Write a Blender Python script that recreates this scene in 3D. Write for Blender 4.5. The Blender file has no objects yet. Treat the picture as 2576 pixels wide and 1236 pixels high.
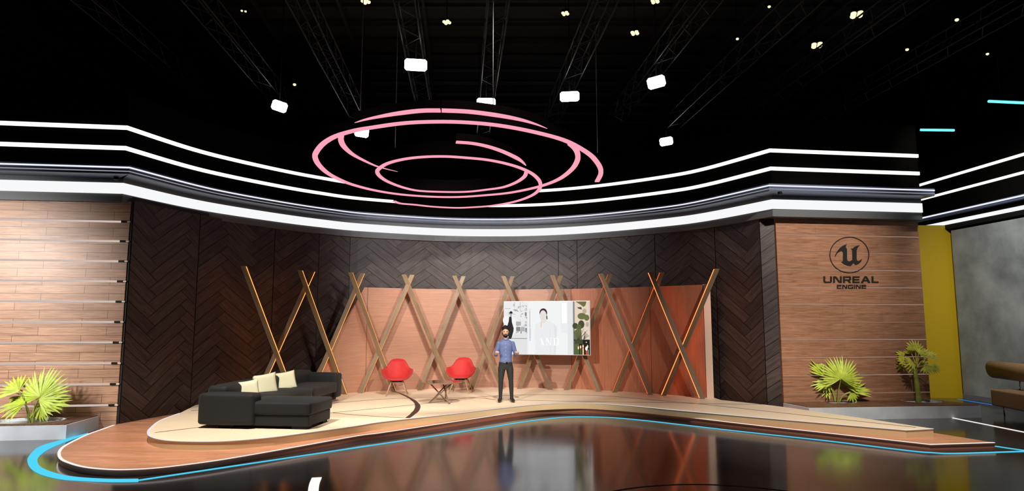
import bpy, bmesh, math, random
from mathutils import Vector, Matrix, noise
random.seed(7)
S = bpy.context.scene
COL = S.collection
# ------------------------------------------------------------------ camera
F, PITCH, ZC = 1650.0, math.radians(6.6), 2.13
cam = bpy.data.cameras.new('camera'); cam.sensor_width = 36; cam.lens = F / 2576 * 36
cam.clip_start = .05; cam.clip_end = 200
co = bpy.data.objects.new('camera', cam); COL.objects.link(co)
co.location = (0, 0, ZC); co.rotation_euler = (math.pi/2 + PITCH, 0, 0)
S.camera = co
# ------------------------------------------------------------------ world, exposure
w = bpy.data.worlds.new('world'); S.world = w; w.use_nodes = True
w.node_tree.nodes['Background'].inputs[0].default_value = (.5, .55, .7, 1)
w.node_tree.nodes['Background'].inputs[1].default_value = 0.006
S.view_settings.view_transform = 'Standard'
try: S.view_settings.look = 'None'
except Exception: pass
S.view_settings.gamma = 1; S.view_settings.use_curve_mapping = False
S.view_settings.exposure = 0.0
# ------------------------------------------------------------------ studio lights and added fill spots
def spot(loc, to, energy, color=(1, .95, .88), size=60, blend=.6, radius=.15):
    l = bpy.data.lights.new('spot', 'SPOT'); l.energy = energy; l.color = color
    l.spot_size = math.radians(size); l.spot_blend = blend; l.shadow_soft_size = radius
    o = bpy.data.objects.new('stage_spot', l); COL.objects.link(o); o.location = loc
    o.rotation_euler = (Vector(to) - Vector(loc)).to_track_quat('-Z', 'Y').to_euler()
    return o
spot((-4.6, 3.5, 6.5), (-0.9, 18.0, 1.3), 6600, (1, .93, .84), 34, .9, .1)
spot((4.4, 4.5, 6.8), (-0.8, 18.0, 1.2), 4600, (1, .93, .84), 36, .8, .1)
spot((0.0, 9.0, 8.6), (-1.6, 14.5, 0.0), 5200, (1, .92, .80), 58, .9, .2)
spot((-5.2, 8.6, 8.0), (-4.8, 11.9, 0.0), 4800, (1, .92, .82), 56, .9, .2)
spot((-11.3, 7.6, 4.2), (-11.0, 13.2, 2.0), 3000, (1, .97, .94), 74, 1, .3)
spot((6.6, 8.5, 7.6), (7.0, 15.4, 3.3), 3600, (1, .93, .86), 42, 1, .1)
spot((5.6, 8.2, 8.0), (6.0, 12.6, 0), 4000, (1, .93, .84), 52, .9, .2)
spot((-9.2, 8.0, 3.6), (-9.2, 12.2, 0.3), 700, (.95, .98, 1), 50, 1, .2)  # added fill, brightens the left planter
spot((9.6, 12.5, 7.5), (12.9, 15.4, 3.3), 2300, (1, 1, .98), 75, 1, .1)
spot((9.3, 13.5, 7.5), (12.0, 18.6, 3.2), 330, (1, .97, .9), 60, 1, .1)
spot((-1.9, 15.2, 4.9), (-1.2, 20.1, 3.8), 820, (1, .95, .93), 125, 1, .4)  # added fill for the wash of the cornice bands on the herringbone wall

# ------------------------------------------------------------------ measuring helpers
def ray(x, y):
    a = (x - 1288) / F; b = (618 - y) / F
    return Vector((a, math.cos(PITCH) - b*math.sin(PITCH), math.sin(PITCH) + b*math.cos(PITCH)))
def at(x, y, z):
    r = ray(x, y); t = (z - ZC) / r.z
    return Vector((r.x*t, r.y*t, z))
def atY(x, y, Y):
    r = ray(x, y); t = Y / r.y
    return Vector((r.x*t, Y, ZC + r.z*t))
def atpath(x, y, path):
    """point where the sight line meets the upright surface over a plan path"""
    r = ray(x, y); best = None
    for i in range(len(path)-1):
        a, b = path[i], path[i+1]
        dx, dy = b[0]-a[0], b[1]-a[1]
        det = r.x*(-dy) + r.y*dx
        if abs(det) < 1e-9: continue
        t = (a[0]*(-dy) + a[1]*dx) / det
        s = (r.x*a[1] - r.y*a[0]) / det
        e = 1e-6
        if i == 0: lo = -9
        else: lo = -e
        hi = 9 if i == len(path)-2 else 1+e
        if t > 0 and lo <= s <= hi:
            s_ = -( (a[0]*r.y - a[1]*r.x) ) / (dx*r.y - dy*r.x)
            px, py = a[0]+dx*s_, a[1]+dy*s_
            tt = py / r.y
            if lo <= s_ <= hi and tt > 0:
                return Vector((px, py, ZC + r.z*tt)), i + s_
    return best
def catmull(pts, n=8, closed=False):
    out = []; N = len(pts); rng = range(N if closed else N-1)
    for i in rng:
        if closed: p = [Vector(pts[(i+k-1) % N]) for k in range(4)]
        else: p = [Vector(pts[max(0, min(N-1, i+k-1))]) for k in range(4)]
        for j in range(n):
            t = j/n
            out.append(.5*((2*p[1]) + (-p[0]+p[2])*t + (2*p[0]-5*p[1]+4*p[2]-p[3])*t*t + (-p[0]+3*p[1]-3*p[2]+p[3])*t**3))
    if not closed: out.append(Vector(pts[-1]))
    return out
# ------------------------------------------------------------------ materials
MATS = {}
def mat(name, color=(.5, .5, .5), rough=.5, metal=0, emit=None, strength=1, spec=.5, noise_amt=0, noise_scale=8, coat=0, trans=0, sheen=0):
    if name in MATS: return MATS[name]
    m = bpy.data.materials.new(name); m.use_nodes = True
    nt = m.node_tree; b = nt.nodes['Principled BSDF']
    b.inputs['Base Color'].default_value = (*color, 1)
    b.inputs['Roughness'].default_value = rough; b.inputs['Metallic'].default_value = metal
    b.inputs['Specular IOR Level'].default_value = spec
    b.inputs['Coat Weight'].default_value = coat
    b.inputs['Transmission Weight'].default_value = trans
    b.inputs['Sheen Weight'].default_value = sheen
    if emit:
        b.inputs['Emission Color'].default_value = (*emit, 1); b.inputs['Emission Strength'].default_value = strength
    if noise_amt:
        tc = nt.nodes.new('ShaderNodeTexCoord'); n = nt.nodes.new('ShaderNodeTexNoise'); n.inputs['Scale'].default_value = noise_scale
        n.inputs['Detail'].default_value = 5
        r = nt.nodes.new('ShaderNodeValToRGB')
        r.color_ramp.elements[0].position = .3; r.color_ramp.elements[1].position = .7
        r.color_ramp.elements[0].color = (*[c*(1-noise_amt) for c in color], 1)
        r.color_ramp.elements[1].color = (*[min(1, c*(1+noise_amt)) for c in color], 1)
        nt.links.new(tc.outputs['Object'], n.inputs['Vector']); nt.links.new(n.outputs['Fac'], r.inputs['Fac'])
        nt.links.new(r.outputs['Color'], b.inputs['Base Color'])
    MATS[name] = m; return m
def wood(name, dark, light, coord='UV', scale=(1.2, 14, 14), rough=.45, brick=None, rnd=False, mortar=(.05, .03, .02), rot=0, spec=.4, bump=.1, var=.25):
    m = bpy.data.materials.new(name); m.use_nodes = True; nt = m.node_tree; b = nt.nodes['Principled BSDF']; L = nt.links.new
    tc = nt.nodes.new('ShaderNodeTexCoord'); mp = nt.nodes.new('ShaderNodeMapping'); mp.inputs['Scale'].default_value = scale
    mp.inputs['Rotation'].default_value = (0, 0, rot)
    L(tc.outputs[coord], mp.inputs['Vector'])
    n = nt.nodes.new('ShaderNodeTexNoise'); n.inputs['Scale'].default_value = 1.6; n.inputs['Detail'].default_value = 9
    n.inputs['Roughness'].default_value = .62; n.inputs['Distortion'].default_value = 1.4
    L(mp.outputs[0], n.inputs['Vector'])
    r = nt.nodes.new('ShaderNodeValToRGB'); r.color_ramp.elements[0].position = .33; r.color_ramp.elements[1].position = .68
    r.color_ramp.elements[0].color = (*dark, 1); r.color_ramp.elements[1].color = (*light, 1)
    L(n.outputs['Fac'], r.inputs['Fac']); out = r.outputs['Color']
    def mult(a, bb):
        x = nt.nodes.new('ShaderNodeMix'); x.data_type = 'RGBA'; x.blend_type = 'MULTIPLY'; x.inputs['Factor'].default_value = 1
        L(a, x.inputs['A']); L(bb, x.inputs['B']); return x.outputs['Result']
    if rnd:
        a = nt.nodes.new('ShaderNodeAttribute'); a.attribute_name = 'tone'
        rr = nt.nodes.new('ShaderNodeMapRange'); rr.inputs['To Min'].default_value = 1-var; rr.inputs['To Max'].default_value = 1+var
        L(a.outputs['Fac'], rr.inputs['Value']); out = mult(out, rr.outputs[0])
    if brick:
        mp2 = nt.nodes.new('ShaderNodeMapping'); mp2.inputs['Rotation'].default_value = (0, 0, rot); L(tc.outputs[coord], mp2.inputs['Vector'])
        k = nt.nodes.new('ShaderNodeTexBrick'); k.inputs['Scale'].default_value = 1
        k.inputs['Brick Width'].default_value = brick[0]; k.inputs['Row Height'].default_value = brick[1]; k.inputs['Mortar Size'].default_value = brick[2]
        k.inputs['Mortar Smooth'].default_value = .1
        k.offset = .37; k.inputs['Color1'].default_value = (1-var,)*3+(1,); k.inputs['Color2'].default_value = (1+var,)*3+(1,)
        k.inputs['Mortar'].default_value = (*[mm/max(1e-3, ll) for mm, ll in zip(mortar, light)], 1)
        L(mp2.outputs[0], k.inputs['Vector']); out = mult(out, k.outputs['Color'])
    L(out, b.inputs['Base Color']); b.inputs['Roughness'].default_value = rough; b.inputs['Specular IOR Level'].default_value = spec
    bp = nt.nodes.new('ShaderNodeBump'); bp.inputs['Strength'].default_value = bump; bp.inputs['Distance'].default_value = .01
    L(n.outputs['Fac'], bp.inputs['Height']); L(bp.outputs[0], b.inputs['Normal'])
    return m
def emis(name, c, s=1):
    return mat(name, (0, 0, 0), .5, emit=c, strength=s, spec=0)

M_black = mat('black_paint', (.004, .004, .004), .6, spec=.2)
M_band = mat('matt_black_band', (.0012, .0008, .0009), .9, spec=0)
M_fascia = mat('black_fascia', (.0022, .002, .0016), .9, spec=.04, noise_amt=.2, noise_scale=3)
M_grey = mat('grey_paint', (.095, .10, .105), .5)
M_ledge = mat('blue_grey_paint', (.06, .075, .125), .4)
M_white = emis('white_light', (1, 1, .93), 1.6)
M_wide = emis('soft_white_light', (.93, .94, .95), 1.0)
M_thin = emis('cool_white_light', (.9, .92, 1), 1.0)
M_dim = emis('dim_white_light', (.33, .34, .38), 1)
M_cyan = emis('cyan_light', (.09, .68, .95), 1.0)
M_blue = emis('blue_light', (.03, .17, .5), 1.0)
M_pink = emis('pink_light', (1, .38, .5), 1.0)
M_panel = emis('panel_light', (1, 1, 1), 12)
M_warm = emis('warm_lamp', (1, .80, .42), 1.7)
M_tube = emis('cyan_tube_light', (.1, .8, 1), 2.5)
M_truss = mat('truss_metal', (.011, .009, .009), .5, metal=.6, noise_amt=.5, noise_scale=20)
M_chrome = mat('chrome', (.7, .66, .62), .15, metal=1)
M_alu = mat('brushed_metal', (.62, .65, .69), .45, metal=.08, noise_amt=.12, noise_scale=3)
M_strip = emis('wall_strip_light', (.60, .50, .46), 1.0)
M_strip2 = emis('wall_hairline_light', (.36, .27, .23), 1.0)
M_lip = emis('edge_light', (.80, .82, .90), 1.0)
M_lip2 = emis('edge_light_bright', (1, .93, .88), 1.0)
M_herr = wood('herringbone_wood', (.018, .012, .0105), (.066, .045, .039), 'UV', (1.1, 12, 12), .5, rnd=True, var=.35, bump=.3)
M_herrback = mat('wall_groove', (.012, .009, .008), .7)
M_woodl = wood('walnut_planks', (.28, .145, .085), (.50, .29, .18), 'UV', (.9, 16, 16), .42, brick=(1.27, .168, .0035), var=.10)
M_woodr = wood('walnut_boards', (.20, .092, .048), (.40, .20, .115), 'UV', (.9, 14, 14), .45, brick=(1.6, .21, .0012), var=.06)
M_orange = wood('teak_veneer', (.32, .162, .105), (.43, .225, .15), 'UV', (.7, 16, 16), .42, bump=.03)
M_orangev = wood('teak_veneer_dark', (.34, .125, .065), (.46, .18, .10), 'UV', (16, .7, 16), .42, bump=.03)
M_cream = mat('cream_edge', (.70, .52, .40), .6)
M_beam = wood('oak_beam', (.13, .085, .043), (.23, .155, .082), 'UV', (1.2, 20, 20), .5)
M_stage = mat('maple_laminate', (.80, .645, .465), .42, noise_amt=.04, noise_scale=2)
M_stage_side = mat('maple_edge', (.64, .46, .26), .5)
M_low = wood('cherry_floor', (.40, .17, .09), (.58, .28, .16), 'Object', (1.0, 9, 9), .35, brick=(1.4, .12, .0015), rot=.12, var=.10, mortar=(.2, .08, .04))
M_low_side = mat('cherry_edge', (.32, .12, .07), .4)
M_inlay = mat('dark_inlay', (.035, .012, .008), .5)
M_deck = wood('deck_wood', (.10, .045, .022), (.20, .095, .05), 'Object', (9, 1.1, 9), .5, brick=(.11, 2.5, .006), var=.2)
M_sofa = mat('black_fabric', (.0085, .0088, .009), .75, spec=.3, sheen=.05)
M_pillow = mat('cream_fabric', (.62, .60, .42), .85)
M_red = mat('red_fabric', (.42, .008, .007), .7, sheen=.1, noise_amt=.12, noise_scale=30)
M_legw = mat('pale_wood', (.42, .27, .16), .5)
M_wire = mat('steel_wire', (.4, .35, .3), .3, metal=.8)
M_glass = mat('smoked_glass', (.035, .018, .014), .06, spec=.6)
M_bronze = mat('bronze_rim', (.45, .28, .16), .3, metal=.7)
M_tleg = mat('walnut_leg', (.17, .10, .065), .45)
M_leaf = mat('palm_leaf', (.40, .50, .04), .5, noise_amt=.25, noise_scale=9)
M_leaf3 = mat('yellow_palm_leaf', (.54, .54, .045), .5, noise_amt=.3, noise_scale=14)
M_leaf2 = mat('palm_leaf_rib', (.62, .55, .12), .5)
M_stem = mat('palm_stem', (.28, .33, .05), .5, noise_amt=.3, noise_scale=12)
M_gravel = mat('pale_gravel', (.48, .52, .50), .8, noise_amt=.35, noise_scale=60)
M_yellow = mat('yellow_paint', (.44, .285, .004), .5)
M_tan = mat('tan_leather', (.26, .15, .075), .45)
M_skin = mat('skin', (.48, .27, .18), .55)
M_shirt = mat('blue_shirt', (.085, .115, .25), .75, noise_amt=.12, noise_scale=14)
M_trouser = mat('charcoal_trousers', (.009, .0095, .0105), .8)
M_hair = mat('black_hair', (.0045, .0032, .003), .7, spec=.25)
M_shoe = mat('black_leather', (.010, .009, .009), .35)
M_button = mat('white_button', (.75, .78, .85), .4)
M_eye = mat('eye_white', (.5, .45, .42), .3)
M_lip_skin = mat('lip', (.30, .10, .08), .5)
# floor: dark polished
mf = bpy.data.materials.new('polished_floor'); mf.use_nodes = True
_b = mf.node_tree.nodes['Principled BSDF']; _b.inputs['Base Color'].default_value = (.022, .021, .023, 1)
_b.inputs['Roughness'].default_value = .07; _b.inputs['Specular IOR Level'].default_value = .5; _b.inputs['IOR'].default_value = 1.55
_tc = mf.node_tree.nodes.new('ShaderNodeTexCoord'); _n = mf.node_tree.nodes.new('ShaderNodeTexNoise'); _n.inputs['Scale'].default_value = .8
_r = mf.node_tree.nodes.new('ShaderNodeMapRange'); _r.inputs['To Min'].default_value = .07; _r.inputs['To Max'].default_value = .17
mf.node_tree.links.new(_tc.outputs['Object'], _n.inputs['Vector']); mf.node_tree.links.new(_n.outputs['Fac'], _r.inputs['Value']); mf.node_tree.links.new(_r.outputs[0], _b.inputs['Roughness'])
# concrete
mc = bpy.data.materials.new('polished_concrete'); mc.use_nodes = True
_nt = mc.node_tree; _b = _nt.nodes['Principled BSDF']; _tc = _nt.nodes.new('ShaderNodeTexCoord'); _n = _nt.nodes.new('ShaderNodeTexNoise')
_n.inputs['Scale'].default_value = .9; _n.inputs['Detail'].default_value = 10; _n.inputs['Roughness'].default_value = .6
_r = _nt.nodes.new('ShaderNodeValToRGB'); _r.color_ramp.elements[0].position = .35; _r.color_ramp.elements[1].position = .68
_r.color_ramp.elements[0].color = (.13, .14, .14, 1); _r.color_ramp.elements[1].color = (.30, .315, .30, 1)
_nt.links.new(_tc.outputs['Object'], _n.inputs['Vector']); _nt.links.new(_n.outputs['Fac'], _r.inputs['Fac']); _nt.links.new(_r.outputs[0], _b.inputs['Base Color'])
_b.inputs['Roughness'].default_value = .5

# ------------------------------------------------------------------ mesh helpers
class MB:
    def __init__(s): s.v = []; s.f = []; s.uv = []; s.tone = []; s.sm = []; s.mi = []
    def face(s, pts, uv=None, tone=0, sm=False, mi=0):
        i = len(s.v); s.v += [tuple(p) for p in pts]; s.f.append(tuple(range(i, i+len(pts))))
        s.uv.append(uv); s.tone.append(tone); s.sm.append(sm); s.mi.append(mi)
    def grid(s, rows, closed_u=False, cap=False, sm=True, mi=0, uv=False):
        """rows: list of rings (same length); shared vertices"""
        i0 = len(s.v); n = len(rows[0])
        for r in rows: s.v += [tuple(p) for p in r]
        for a in range(len(rows)-1):
            for b in range(n if closed_u else n-1):
                c = (b+1) % n
                s.f.append((i0+a*n+b, i0+a*n+c, i0+(a+1)*n+c, i0+(a+1)*n+b)); s.sm.append(sm); s.tone.append(0); s.mi.append(mi)
                s.uv.append([(a, b), (a, b+1), (a+1, b+1), (a+1, b)] if uv else None)
        if cap:
            s.f.append(tuple(i0+b for b in reversed(range(n)))); s.f.append(tuple(i0+(len(rows)-1)*n+b for b in range(n)))
            s.sm += [False]*2; s.tone += [0]*2; s.mi += [mi]*2; s.uv += [None]*2
    def box(s, x0, x1, y0, y1, z0, z1, M=None, mi=0):
        c = [Vector(p) for p in ((x0,y0,z0),(x1,y0,z0),(x1,y1,z0),(x0,y1,z0),(x0,y0,z1),(x1,y0,z1),(x1,y1,z1),(x0,y1,z1))]
        if M: c = [M @ p for p in c]
        i = len(s.v); s.v += [tuple(p) for p in c]
        L = x1-x0
        for q in ((0,3,2,1),(4,5,6,7),(0,1,5,4),(1,2,6,5),(2,3,7,6),(3,0,4,7)):
            s.f.append(tuple(i+k for k in q)); s.tone.append(0); s.sm.append(False); s.mi.append(mi); s.uv.append(None)
    def tube(s, pts, r, n=8, cap=True, mi=0, ell=None):
        """round tube; r number or list"""
        pts = [Vector(p) for p in pts]; rows = []; up = None
        for i, p in enumerate(pts):
            d = (pts[min(i+1, len(pts)-1)] - pts[max(i-1, 0)]).normalized()
            if up is None:
                up = Vector((0, 0, 1)) if abs(d.z) < .9 else Vector((1, 0, 0))
            a = d.cross(up).normalized(); bb = a.cross(d).normalized(); up = bb
            rr = r[i] if isinstance(r, (list, tuple)) else r
            rx, ry = rr if isinstance(rr, (list, tuple)) else (rr, rr)
            rows.append([p + a*rx*math.cos(t) + bb*ry*math.sin(t) for t in [2*math.pi*k/n for k in range(n)]])
        s.grid(rows, True, cap, True, mi)
    def ball(s, c, rx, ry, rz, n=14, m=9, M=None, mi=0, fn=None):
        c = Vector(c); rows = []
        for i in range(m+1):
            th = math.pi*(.002 + .996*i/m)
            row = []
            for k in range(n):
                ph = 2*math.pi*k/n
                d = Vector((math.sin(th)*math.cos(ph), math.sin(th)*math.sin(ph), math.cos(th)))
                q = Vector((d.x*rx, d.y*ry, d.z*rz))
                if fn: q = fn(d, q)
                if M: q = M @ q
                row.append(c+q)
            rows.append(row)
        s.grid(list(reversed(rows)), True, True, True, mi)
    def prism(s, poly, z0, z1, mi_side=0, mi_top=0):
        n = len(poly)
        top = [(p[0], p[1], z1) for p in poly]; bot = [(p[0], p[1], z0) for p in poly]
        s.face(top, mi=mi_top); s.face(list(reversed(bot)), mi=mi_side)
        for i in range(n):
            j = (i+1) % n
            s.face([bot[i], bot[j], top[j], top[i]], mi=mi_side)
    def build(s, name, m, parent=None, mods=None, smooth_angle=None):
        me = bpy.data.meshes.new(name); me.from_pydata(s.v, [], s.f)
        ms = m if isinstance(m, (list, tuple)) else [m]
        for x in ms: me.materials.append(x)
        me.polygons.foreach_set('use_smooth', s.sm); me.polygons.foreach_set('material_index', s.mi)
        if any(u is not None for u in s.uv):
            ul = me.uv_layers.new(name='UVMap'); k = 0
            for u, f in zip(s.uv, s.f):
                for q in range(len(f)):
                    if u is not None: ul.data[k].uv = u[q]
                    k += 1
        if any(s.tone):
            at_ = me.attributes.new('tone', 'FLOAT', 'FACE'); at_.data.foreach_set('value', s.tone)
        me.validate(); me.update()
        bm = bmesh.new(); bm.from_mesh(me)
        if not any(s.tone) and not any(u is not None for u in s.uv): bmesh.ops.remove_doubles(bm, verts=bm.verts, dist=1e-5)
        bmesh.ops.recalc_face_normals(bm, faces=bm.faces)
        bm.to_mesh(me); bm.free()
        o = bpy.data.objects.new(name, me); COL.objects.link(o)
        if parent: o.parent = parent
        return o
def thing(name, label, cat, loc=(0, 0, 0), rz=0, group=None):
    o = bpy.data.objects.new(name, None); COL.objects.link(o); o.location = loc; o.rotation_euler = (0, 0, rz)
    o.empty_display_size = .2
    o['label'] = label; o['category'] = cat
    if group: o['group'] = group
    return o
def tag(o, label, cat, group=None, kind=None):
    o['label'] = label; o['category'] = cat
    if group: o['group'] = group
    if kind: o['kind'] = kind
    return o
def struct(o, label=None):
    o['kind'] = 'structure'
    if label: o['label'] = label; o['category'] = o.name.split('_')[0].split('.')[0]
    return o
def rbox(name, m, size, loc, parent, r=.04, seg=4, puff=0, rz=0):
    bm = bmesh.new(); bmesh.ops.create_cube(bm, size=2)
    bmesh.ops.subdivide_edges(bm, edges=bm.edges, cuts=15, use_grid_fill=True)
    hx, hy, hz = [q/2 for q in size]
    for v in bm.verts:
        x, y, z = [math.sin(q*math.pi/2) if abs(q) < 1 else q for q in v.co]
        p = Vector((x*hx, y*hy, z*hz)); c = Vector([max(-h+r, min(h-r, q)) for q, h in zip(p, (hx, hy, hz))])
        d = p-c
        if d.length > 1e-9: p = c + d.normalized()*r
        if abs(z) > .999: p.z += math.copysign(1, z)*puff*(1-x*x)*(1-y*y)
        if abs(y) > .999: p.y += math.copysign(1, y)*puff*.6*(1-x*x)*(1-z*z)
        if abs(x) > .999: p.x += math.copysign(1, x)*puff*.6*(1-y*y)*(1-z*z)
        v.co = p
    me = bpy.data.meshes.new(name); bm.to_mesh(me); bm.free(); me.materials.append(m)
    me.polygons.foreach_set('use_smooth', [True]*len(me.polygons))
    o = bpy.data.objects.new(name, me); COL.objects.link(o); o.location = loc; o.rotation_euler = (0, 0, rz)
    if parent: o.parent = parent
    return o
def normals(path):
    """unit normal per vertex pointing to the room (towards the viewer side), mitred"""
    out = []
    for i in range(len(path)):
        a = path[max(i-1, 0)]; b = path[i]; c = path[min(i+1, len(path)-1)]
        def nn(p, q):
            d = Vector((q[0]-p[0], q[1]-p[1]));
            if d.length < 1e-9: return None
            d.normalize(); return Vector((d.y, -d.x))
        n1 = nn(a, b); n2 = nn(b, c)
        if n1 is None: n1 = n2
        if n2 is None: n2 = n1
        m = (n1+n2).normalized(); m = m / max(.5, m.dot(n1)); out.append(m)
    return out
def sweep(path, prof, closed=True, mb=None, mi=0):
    """sweep a closed (offset, z) section along a plan path"""
    mb = mb or MB(); ns = normals(path)
    rows = [[(p[0]+n.x*o, p[1]+n.y*o, z) for o, z in prof] for p, n in zip(path, ns)]
    mb.grid(rows, closed, closed, False, mi); return mb
ORD = ['topmost', 'second from the top', 'third from the top', 'fourth from the top', 'fifth from the top', 'sixth from the top', 'seventh from the top', 'eighth from the top', 'ninth from the top', 'tenth from the top', 'lowest']

# ------------------------------------------------------------------ plan lines
WA, WB = Vector((-7.92, 13.40)), Vector((6.20, 15.36))
wd = (WB-WA).normalized(); wn_ = Vector((wd.y, -wd.x))          # towards the viewer
def wl(x): return WA.y + (x-WA.x)*(WB.y-WA.y)/(WB.x-WA.x)
def atwall(x, y, off=0):
    r = ray(x, y); p = WA + wn_*off
    t = (p.dot(wn_)) / (r.x*wn_.x + r.y*wn_.y)
    return Vector((r.x*t, r.y*t, ZC+r.z*t))
arc = [(-8.0, 13.26), (-7.53, 14.81), (-7.02, 15.85), (-6.17, 17.11), (-5.40, 18.02), (-4.40, 18.90), (-2.35, 19.82), (-.65, 20.06), (.95, 19.86), (2.55, 19.15), (4.25, 17.90), (5.10, 16.93), (6.07, 15.08)]
arcs = catmull([Vector(p) for p in arc], 6)
soff = [Vector((-17, 13.26-9*.1388))] + arcs + [Vector((9.88, 15.08+3.81*.1388))]
# ------------------------------------------------------------------ shell
mb = MB(); mb.face([(-24, -4, 0), (24, -4, 0), (24, 30, 0), (-24, 30, 0)]); struct(mb.build('floor', mf), 'dark polished reflective studio floor')
mb = MB()
mb.box(-24, 24, -4, 30, 11.4, 11.6)
for k in range(22):
    y = 3 + k*1.25; mb.box(-24, 24, y, y+.07, 11.15, 11.27)
for k in range(16):
    x = -18 + k*2.4
    Mx = Matrix.Translation((x, 0, 0)) @ Matrix.Rotation(math.radians(4.4), 4, 'Z'); mb.box(0, .08, 2, 29, 11.05, 11.2, Mx)
struct(mb.build('ceiling', mat('ceiling_black', (.03, .03, .03), .6)), 'black studio ceiling with a grid of pipes')
mb = MB(); mb.box(-24, 24, 29.8, 30, 0, 11.5); struct(mb.build('wall_rear', M_black), 'black wall far behind the set')

# herringbone wall
wallpath = []
_ns = normals(arcs)
for i, (p, n) in enumerate(zip(arcs, _ns)):
    u_ = i/(len(arcs)-1); k = min(1, u_/.3); wallpath.append(p + n*(.10*(1-k) - .12*k))
wallpath[0] = Vector((-7.86, 13.42)); wallpath = [wallpath[0]] + [p for p in wallpath[1:] if p.y > 13.6 and p.x < 5.92] + [Vector((5.93, 15.52)), Vector((6.24, 15.44))]
cum = [0]
for i in range(1, len(wallpath)): cum.append(cum[-1] + (wallpath[i]-wallpath[i-1]).length)
_wn = normals(wallpath)
def wp(s, z, off=0):
    s = max(0, min(cum[-1], s)); i = 0
    while i < len(cum)-2 and cum[i+1] < s: i += 1
    t = (s-cum[i])/(cum[i+1]-cum[i]); p = wallpath[i].lerp(wallpath[i+1], t); n = _wn[i].lerp(_wn[i+1], t)
    return (p.x+n.x*off, p.y+n.y*off, z)
def s_of(px, py=620):
    q = atpath(px, py, wallpath); i = int(q[1]); i = min(i, len(cum)-2); return cum[i] + (q[1]-i)*(cum[i+1]-cum[i])
mb = MB()
sweep([Vector(p) for p in wallpath], [(0, 0), (0, 4.7), (-.04, 4.7), (-.04, 0)], True, mb)
struct(mb.build('wall_back', M_herrback), 'curved wall of dark herringbone wood planks')
wb_obj = bpy.data.objects['wall_back']
def clip(poly, axis, val, keep_less):
    out = []
    for i in range(len(poly)):
        a, b = poly[i], poly[(i+1) % len(poly)]
        ia = (a[axis] <= val) == keep_less or a[axis] == val; ib = (b[axis] <= val) == keep_less or b[axis] == val
        if ia: out.append(a)
        if ia != ib:
            t = (val-a[axis])/(b[axis]-a[axis]); out.append([a[k]+(b[k]-a[k])*t for k in range(4)])
    return out
seams = [0] + [s_of(x) for x in (499, 690, 802, 880, 1405, 1452, 1648, 1800)] + [cum[-1]-.33, cum[-1]]
mb = MB(); Wp, Np, ST = .225, 4, 1.42
rs = random.Random(3)
for pi in range(len(seams)-1):
    s0, s1 = seams[pi]+.010, seams[pi+1]-.010
    ox, oz = rs.uniform(-.9, .9)*(pi % 2), rs.uniform(-.3, .3)
    for m in range(-20, 24):
        for k in range(-40, 60):
            bx, by = k + m*Np, k - m*Np
            for kind in (0, 1):
                g = .022
                if kind == 0: rc = (bx+g, by+g, bx+Np-g, by+1-g)
                else: rc = (bx+g, by+1+g, bx+1-g, by+Np+1-g)
                cs = [(rc[0], rc[1]), (rc[2], rc[1]), (rc[2], rc[3]), (rc[0], rc[3])]
                ro = rs.uniform(0, 50); tone = .02 + .98*((math.sin(k*12.9898+m*78.233+kind*37.7+pi)*43758.5453) % 1)
                pl = []
                for cx, cy in cs:
                    sx = (cx-cy)/1.41421*Wp*ST + 8 + ox; z = (cx+cy)/1.41421*Wp + 2 + oz
                    lu = (cx-bx)*Wp if kind == 0 else (cy-by)*Wp; lv = (cy-by)*Wp if kind == 0 else (cx-bx)*Wp
                    pl.append([sx, z, lu+k*1.37+m*3.1, lv+k*.7+m*.3+kind*5])
                if max(p[0] for p in pl) < s0 or min(p[0] for p in pl) > s1 or max(p[1] for p in pl) < .02 or min(p[1] for p in pl) > 4.62: continue
                for ax, v, kl in ((0, s0, False), (0, s1, True), (1, .0, False), (1, 4.62, True)):
                    if pl: pl = clip(pl, ax, v, kl)
                if len(pl) < 3: continue
                a = min(p[0] for p in pl); b = max(p[0] for p in pl)
                st = math.floor(a/.35)*.35
                while st < b:
                    q = clip(clip(pl, 0, st, False), 0, st+.35, True)
                    if len(q) >= 3: mb.face([wp(p[0], p[1], .018) for p in q], [(p[2], p[3]) for p in q], tone)
                    st += .35
pk = mb.build('herringbone_planks', M_herr, wb_obj)

# wood walls left and right
def flatwall(name, xa, xb, m, label, z1=4.6):
    a = Vector((xa, wl(xa))); b = Vector((xb, wl(xb))); L = (b-a).length; mb = MB()
    P = lambda p, z, o=0: (p.x - wn_.x*o, p.y - wn_.y*o, z)
    mb.face([P(a, 0), P(b, 0), P(b, z1), P(a, z1)], [(0, 0), (L, 0), (L, z1), (0, z1)])
    th = .16
    mb.face([P(b, 0), P(b, 0, th), P(b, z1, th), P(b, z1)], [(0, 0), (th, 0), (th, z1), (0, z1)])
    mb.face([P(a, 0, th), P(a, 0), P(a, z1), P(a, z1, th)], [(0, 0), (th, 0), (th, z1), (0, z1)])
    mb.face([P(a, z1), P(b, z1), P(b, z1, th), P(a, z1, th)], [(0, 0), (L, 0), (L, th), (0, th)])
    mb.face([P(b, 0, th), P(a, 0, th), P(a, z1, th), P(b, z1, th)], [(0, 0), (L, 0), (L, z1), (0, z1)])
    return struct(mb.build(name, m), label)
flatwall('wall_left', -17, -7.90, M_woodl, 'pale walnut plank wall with horizontal light strips')
flatwall('wall_right', 6.24, 9.93, M_woodr, 'walnut board wall carrying a round logo')
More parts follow.
